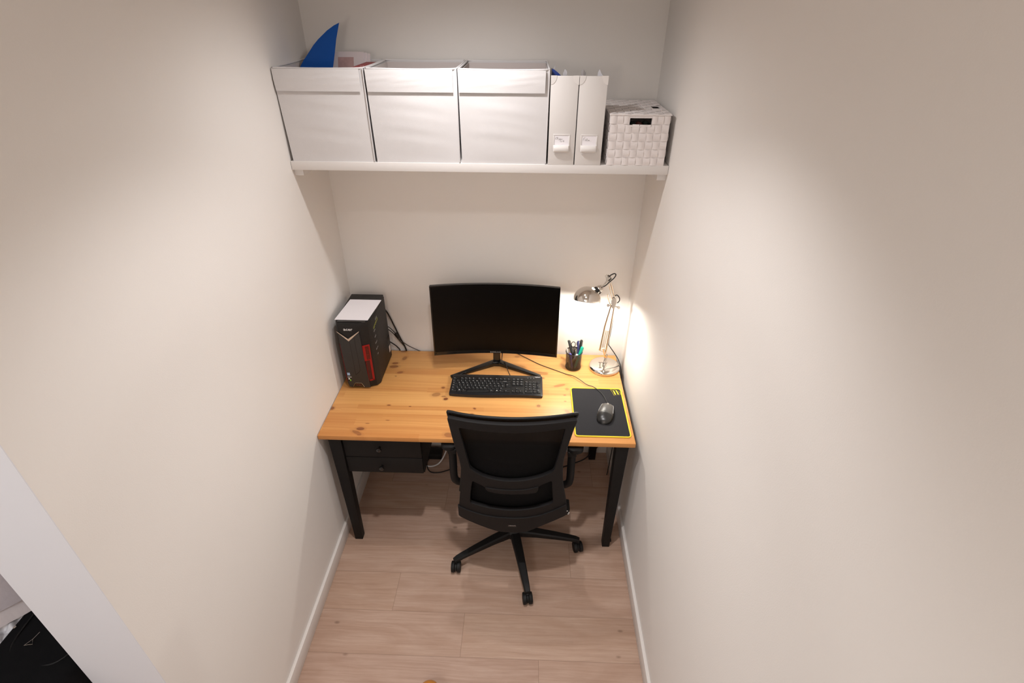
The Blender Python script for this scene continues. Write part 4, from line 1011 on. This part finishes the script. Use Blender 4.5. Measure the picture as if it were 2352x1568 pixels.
topo = [(.696,1.042),(.697,1.03),(.712,.927),(.728,.818),(.734,.806),(.760,.786),(.792,.770),(.847,.759),(.901,.757),(.964,.765),(1.017,.780),(1.060,.800),(1.073,.812),(1.080,.85),(1.092,.931),(1.105,1.045),(1.105,1.055),(1.095,1.056),(1.008,1.052),(.902,1.047),(.792,1.046),(.706,1.043)]
lowo = [(.734,.730),(.745,.726),(.789,.705),(.790,.686),(.800,.681),(.846,.677),(.901,.677),(.965,.680),(1.005,.686),(1.013,.692),(1.014,.722),(1.060,.745),(1.069,.745),(1.072,.70),(1.080,.605),(1.081,.597),(1.060,.586),(1.005,.570),(.955,.560),(.901,.556),(.850,.557),(.796,.561),(.730,.571),(.719,.576),(.722,.63)]
def W0(off):
    return lambda x, z, d: V((x, ysurf(x, z)+d+off, z))
bm = B(); plate(bm, [chaikin(outer, 1), chaikin(topo, 1), chaikin(lowo, 1)], .014, W0(.008), bev=.003)
fr = obj('backrest_frame', bm, blackchair, ch, angle=40)
seam = [(.6605,.535),(.700,.522),(.775,.507),(.84,.504),(.903,.505),(.965,.508),(1.026,.519),(1.08,.540),(1.141,.570)]
low_out = [(1.145,.500),(1.142,.491),(1.130,.484),(1.068,.456),(1.025,.434),(.971,.403),(.935,.397),(.901,.396),(.871,.396),(.841,.398),(.792,.413),(.702,.444),(.668,.457),(.660,.465)]
bm = B(); plate(bm, [seam+low_out], .010, W0(-.001), bev=.002); obj('lower_cover', bm, blackchair, fr, angle=40)
tab = [(.792,.706),(.80,.683),(.846,.676),(.901,.675),(.965,.679),(1.004,.684),(1.013,.70),(1.012,.722),(.965,.708),(.901,.702),(.846,.703)]
bm = B(); plate(bm, [tab], .006, W0(-.002), bev=.0015); 
for xx in (.832, .978):
    b_ = ysurf(xx, .70); box(bm, xx-.006, xx+.006, b_-.0062, b_-.004, .7015, .7035, mi=1)
obj('lumbar_mount', bm, [blackchair, blackgloss], fr, angle=40)
def inset(P, d):
    cx_ = sum(p[0] for p in P)/len(P); cz_ = sum(p[1] for p in P)/len(P)
    return [(p[0]+(d if p[0] < cx_ else -d), p[1]+(d if p[1] < cz_ else -d)) for p in P]
mo = [p for p in outer if p[1] > .48]
bm = B(); plate(bm, [[(x+(.004 if x < .9 else -.004), z-.001) for x, z in mo]], .0025, W0(.034)); obj('mesh_panel', bm, meshfab, ch, angle=40)
rimp = [(x, z+.006) for x, z in outer[28:]+outer[:9]]
bm = B(); tube(bm, [(x, ysurf(x, z)+.030, z) for x, z in rimp], .006, 8, 3, closed=False); obj('mesh_rim', bm, blackp, ch)
bm = B()
sheet(bm, lambda a, b: V((.775+.26*a, ysurf(.775+.26*a, .79)+.055-.004*math.sin(math.pi*b), .750+.075*b-.02*math.sin(math.pi*a))), 20, 8, .006)
obj('lumbar_support', bm, blackp, ch)
# seat
bm = B()
def seatfn(top):
    def fn(a, b):
        sx = (a-.5)*2; sy = (b-.5)*2
        x = CHX+sx*.235*(1-.06*max(0, -sy)); y = -.665+sy*.225
        r = (abs(sx)**6+abs(sy)**6)
        k = max(0, 1-r)**.35
        z = .495+.000*sy
        z = (.470+.040*k-.008*(1-sx*sx)) if top else (.470-.030*k)
        return V((x, y, z))
    return fn
sheet(bm, seatfn(True), 28, 28); sheet(bm, seatfn(False), 28, 28); bmesh.ops.remove_doubles(bm, verts=bm.verts[:], dist=.0005)
obj('seat', bm, blackfab, ch, angle=60)
bm = B(); box(bm, CHX-.16, CHX+.16, -.82, -.52, .425, .442, .006); box(bm, CHX-.075, CHX+.075, -.80, -.60, .375, .427, .010)
# back link
hexa(bm, [(CHX-.05, -.935, .43), (CHX+.05, -.935, .43), (CHX+.06, -.78, .385), (CHX-.06, -.78, .385), (CHX-.05, -.925, .47), (CHX+.05, -.925, .47), (CHX+.06, -.78, .415), (CHX-.06, -.78, .415)], .004)
obj('seat_mechanism', bm, blackp, ch)
bm = B(); cyl(bm, (CHX, CHY, .10), (CHX, CHY, .25), .027, 20); cyl(bm, (CHX, CHY, .25), (CHX, CHY, .38), .016, 20); obj('gas_lift', bm, blackgloss, ch)
bm = B(); lathe(bm, [(0, .062), (.040, .062), (.048, .075), (.046, .105), (.034, .118), (0, .120)], frame((CHX, CHY, 0), (0, 0, 1)), 28); obj('base_hub', bm, blackp, ch)
R_ = .333
for k in range(5):
    a = math.radians(-77.3+72*k); d = V((math.cos(a), math.sin(a), 0)); n = V((-d.y, d.x, 0)); c0 = V((CHX, CHY, 0))
    bm = B()
    secs = [(.035, .024, .072, .112), (.12, .022, .078, .108), (.22, .019, .075, .099), (.30, .016, .070, .090), (.325, .0145, .062, .086), (.343, .013, .060, .078)]
    rg = []
    for (r, w, zl_, zh) in secs:
        p = c0+d*r
        rg.append([bm.verts.new(p-n*w+V((0, 0, zl_))), bm.verts.new(p+n*w+V((0, 0, zl_))), bm.verts.new(p+n*w+V((0, 0, zh-.006))), bm.verts.new(p+n*w*.7+V((0, 0, zh))), bm.verts.new(p-n*w*.7+V((0, 0, zh))), bm.verts.new(p-n*w+V((0, 0, zh-.006)))])
    for A, C_ in zip(rg[:-1], rg[1:]):
        for j in range(6): bm.faces.new((A[j], A[(j+1) % 6], C_[(j+1) % 6], C_[j]))
    bm.faces.new(rg[0][::-1]); bm.faces.new(rg[-1])
    obj('base_leg', bm, blackp, ch, angle=30)
    # caster
    cs = c0+d*R_
    sw = {0: 0.15, 4: 0.02, 1: 1.15}.get(k, .5)      # swivel angle of the fork (rolling direction)
    wa = {0: math.radians(8), 4: math.radians(0), 1: math.radians(14)}.get(k, math.radians(25))
    axl = V((math.cos(wa), math.sin(wa), 0)); fw = V((-axl.y, axl.x, 0))
    wc = cs+V((0, 0, .0285))-fw*.012
    bm = B(); cyl(bm, cs+V((0, 0, .045)), cs+V((0, 0, .072)), .0075, 12)
    lathe(bm, [(0, -.004), (.022, -.004), (.022, .004), (0, .004)], frame(wc, axl), 24)
    cyl(bm, wc+V((0, 0, .02)), cs+V((0, 0, .052)), .010, 12)
    cst = obj('caster', bm, blackp, ch)
    for s in (-1, 1):
        bm = B(); lathe(bm, [(0, .005), (.024, .005), (.0285, .008), (.0285, .019), (.0265, .0225), (.020, .024), (0, .0225)], frame(wc, axl*s), 28); obj('wheel', bm, blackp, cst, angle=30)
# armrests
for s, xp_, xin in ((-1, .617, .700), (1, 1.172, 1.105)):
    bm = B()
    xa = xp_
    tube(bm, [(xa, -.715, .690), (xa, -.718, .60), (xa, -.718, .505), (xa-s*.012, -.712, .468), (xa-s*.045, -.70, .447), (xin-s*.03, -.69, .438)], [.0185, .0185, .0185, .0185, .018, .016, .014], 12, 6)
    ar = obj('armrest_post', bm, blackp, ch)
    bm = B(); box(bm, xa-.020, xa+.020, -.735, -.690, .665, .695, .004); obj('armrest_sleeve', bm, blackp, ar)
    bm = B()
    pc_ = (.603, .603+.0) if s < 0 else (1.187, 1.187)
    prism(bm, rrect(pc_[0]-.036, pc_[0]+.036, -.742, -.500, .028), TOP(0, 0, .692), .022, 0, .005); obj('armrest_pad', bm, blackp, ar)
# height lever / control pad
bm = B(); hexa(bm, [(1.125, -.880, .430), (1.160, -.872, .438), (1.160, -.80, .440), (1.115, -.80, .440), (1.128, -.878, .482), (1.168, -.868, .468), (1.168, -.80, .462), (1.115, -.80, .470)], .005)
box(bm, 1.150, 1.156, -.8795, -.878, .4700, .4745, mi=1); box(bm, 1.156, 1.162, -.8760, -.874, .446, .450, mi=1); box(bm, 1.159, 1.165, -.8745, -.872, .452, .456, mi=1)
obj('adjustment_paddle', bm, [blackp, whitemark], ch)
ly = ysurf(.904, .452)-.0068
bm = B(); box(bm, .8855, .9225, ly-.0010, ly+.001, .443, .460, mi=0); box(bm, .8865, .9215, ly-.0014, ly-.001, .4442, .4588, mi=1)
text(bm, 'network', .0088, FRONT(.904, ly-.0016, .4515), 2, xs=1.0); obj('maker_label', bm, [mat('label_frame', (.06, .06, .06), .4), blackgloss, greymark], ch)

# ================================================================== UNDER THE DESK
t = root('power_adapter', 'black power adapter on the floor behind the drawers', 'power adapter', (.385, -.075, 0))
bm = B(); box(bm, .335, .435, -.115, -.045, 0.001, .045, .006); obj('adapter_body', bm, blackp, t)
bm = B(); tube(bm, [(.36, -.118, .02), (.35, -.16, .008), (.38, -.22, .004), (.45, -.22, .004), (.54, -.17, .004)], .003, 8, 6); obj('adapter_cord', bm, cablem, t)
cable('white_cable', [(.33, -.17, .005), (.385, -.175, .005), (.43, -.150, .015), (.465, -.11, .07), (.478, -.06, .13), (.48, -.02, .25)], .0045, 'white cable curving down to the floor behind the drawers', m=whitecable)
cable('floor_cable', [(1.46, -.03, .14), (1.40, -.05, .07), (1.33, -.10, .03), (1.24, -.13, .006), (1.16, -.17, .005), (1.11, -.22, .005), (1.05, -.26, .005)], .0035, 'black cable running over the floor by the right rear desk leg')
bm = B(); lathe(bm, [(0, -.046), (.02, -.0414), (.0325, -.0325), (.0414, -.02), (.046, 0), (.0414, .02), (.0325, .0325), (.02, .0414), (0, .046)], frame((.584, -1.468, .046), (0, 0, 1)), 40)
obj('orange_ball', bm, orange, org=(.584, -1.468, 0), label='orange ball on the floor at the bottom edge of the picture', cat='ball', angle=60)

# ================================================================== WARDROBE WITH CLOTHES (left, beyond the partition)
wr = root('wardrobe', 'open white wardrobe beyond the white partition edge, with clothes inside', 'wardrobe', (-.75, -1.5, 0))
bm = B(); box(bm, -.222, -.206, -1.82, -1.22, 0, 2.3); obj('side_panel', bm, carcm, wr)
bm = B(); box(bm, -1.30, -1.284, -1.82, -1.22, 0, 2.3); obj('side_panel', bm, carcm, wr)
bm = B(); box(bm, -1.284, -.222, -1.236, -1.22, 0, 2.3); obj('back_panel', bm, carcm, wr)
bm = B(); box(bm, -1.284, -.222, -1.82, -1.236, 2.284, 2.3); obj('top_panel', bm, carcm, wr)
bm = B(); box(bm, -1.284, -.222, -1.82, -1.236, .60, .618); obj('wardrobe_shelf', bm, carcm, wr)
bm = B(); box(bm, -1.284, -.222, -1.82, -1.236, .0, .05); obj('bottom_panel', bm, carcm, wr)
bm = B(); cyl(bm, (-1.283, -1.52, 2.1), (-.223, -1.52, 2.1), .012, 14); obj('clothes_rail', bm, chrome, wr)
# black travel bag on the wardrobe shelf
tb = root('travel_bag', 'black fabric travel bag with small silver zip pull in the wardrobe', 'bag', (-.34, -1.55, .618))
bm = B()
def bagfn(a, b):
    # superellipsoid-like bag, wide in y, top at .95
    th_ = a*math.pi; ph_ = b*2*math.pi
    def sg(v, e): return math.copysign(abs(v)**e, v)
    x = sg(math.sin(th_), .12)*sg(math.cos(ph_), .14); y = sg(math.sin(th_), .12)*sg(math.sin(ph_), .14); z = sg(math.cos(th_), .2)
    xx = -.352+.128*x; yy = -1.585+.335*y
    zz = .784+.165*z+.004*math.sin(18*yy+5*xx)
    return V((xx, yy, zz))
sheet(bm, bagfn, 40, 64); bmesh.ops.remove_doubles(bm, verts=bm.verts[:], dist=.0008); obj('bag_body', bm, blackfab, tb, angle=60)
bm = B(); tube(bm, [(-.440, -1.70, .951), (-.425, -1.80, .949), (-.34, -1.835, .946), (-.26, -1.80, .949), (-.240, -1.60, .951)], .0025, 6, 8); obj('bag_piping', bm, blackp, tb)
bm = B(); q = V((-.383, -1.772, .955)); tube(bm, [q, q+V((.012, -.014, .002)), q+V((-.008, -.018, .002))], .0012, 6, 1, closed=True, smooth=False); tube(bm, [q, q+V((.004, .02, 0))], .001, 6, 1, smooth=False); obj('zip_pull', bm, chrome, tb)
bm = B(); lathe(bm, [(0, -.003), (.004, 0), (0, .003)], frame((-.462, -1.740, .953), (0, 0, 1)), 10); obj('snap_button', bm, chrome, tb)
# grey linen trousers hanging
gt = root('linen_trousers', 'light grey linen trousers with turned-up cuff hanging in the wardrobe', 'trousers', (-.60, -1.62, .98))
def trou(z0_, z1_, off):
    def fn(a, b):
        p0 = V((-.520, -1.80)); p1 = V((-.425, -1.615))
        q = p0+(p1-p0)*a
        nrm = V((-(p1-p0).y, (p1-p0).x)).normalized()
        wv = .010*math.sin(7*a+2*b)+off
        z = z0_+(z1_-z0_)*b
        return V((q.x+nrm.x*wv-.04*b, q.y+nrm.y*wv, z+.0))
    return fn
bm = B(); sheet(bm, trou(1.005, 1.9, 0), 20, 24, .010); lg_ = obj('trouser_leg', bm, linen, gt, angle=60)
bm = B(); tube(bm, [trou(1.005, 1.9, -.0062)(.70, k/12) for k in range(13)], .0012, 5, 2); obj('seam', bm, linencuff, lg_)
bm = B(); sheet(bm, trou(.955, 1.008, -.004), 20, 6, .018); obj('cuff', bm, linencuff, gt, angle=60)
bm = B(); 
def crump(a, b):
    x = -.62+.150*a; y = -1.80+.21*b
    z = .945+.009*math.sin(14*a+7*b)*math.sin(11*b+3*a)+.006*math.sin(26*a*b+9*b+4*a)+.003*math.sin(44*a-17*b)-.05*abs(a-.5)**2
    return V((x, y, z))
sheet(bm, crump, 80, 100, .003)
box(bm, -.61, -.485, -1.81, -1.60, .62, .93)
obj('plastic_bag', bm, plasticbag, org=(-.55, -1.71, .62), label='crumpled white plastic bag beside the black travel bag', cat='bag', angle=70)
bm = B(); box(bm, -.535, -.482, -1.84, -1.806, .62, .945, .002)
tube(bm, [(-.504, -1.826, .9455), (-.499, -1.832, .9455), (-.486, -1.812, .9455)], .0012, 5, 3, mi=1)
obj('shoe_box', bm, [cream, blackp], org=(-.508, -1.82, .62), label='cream card box corner with a small dark tick mark', cat='box')
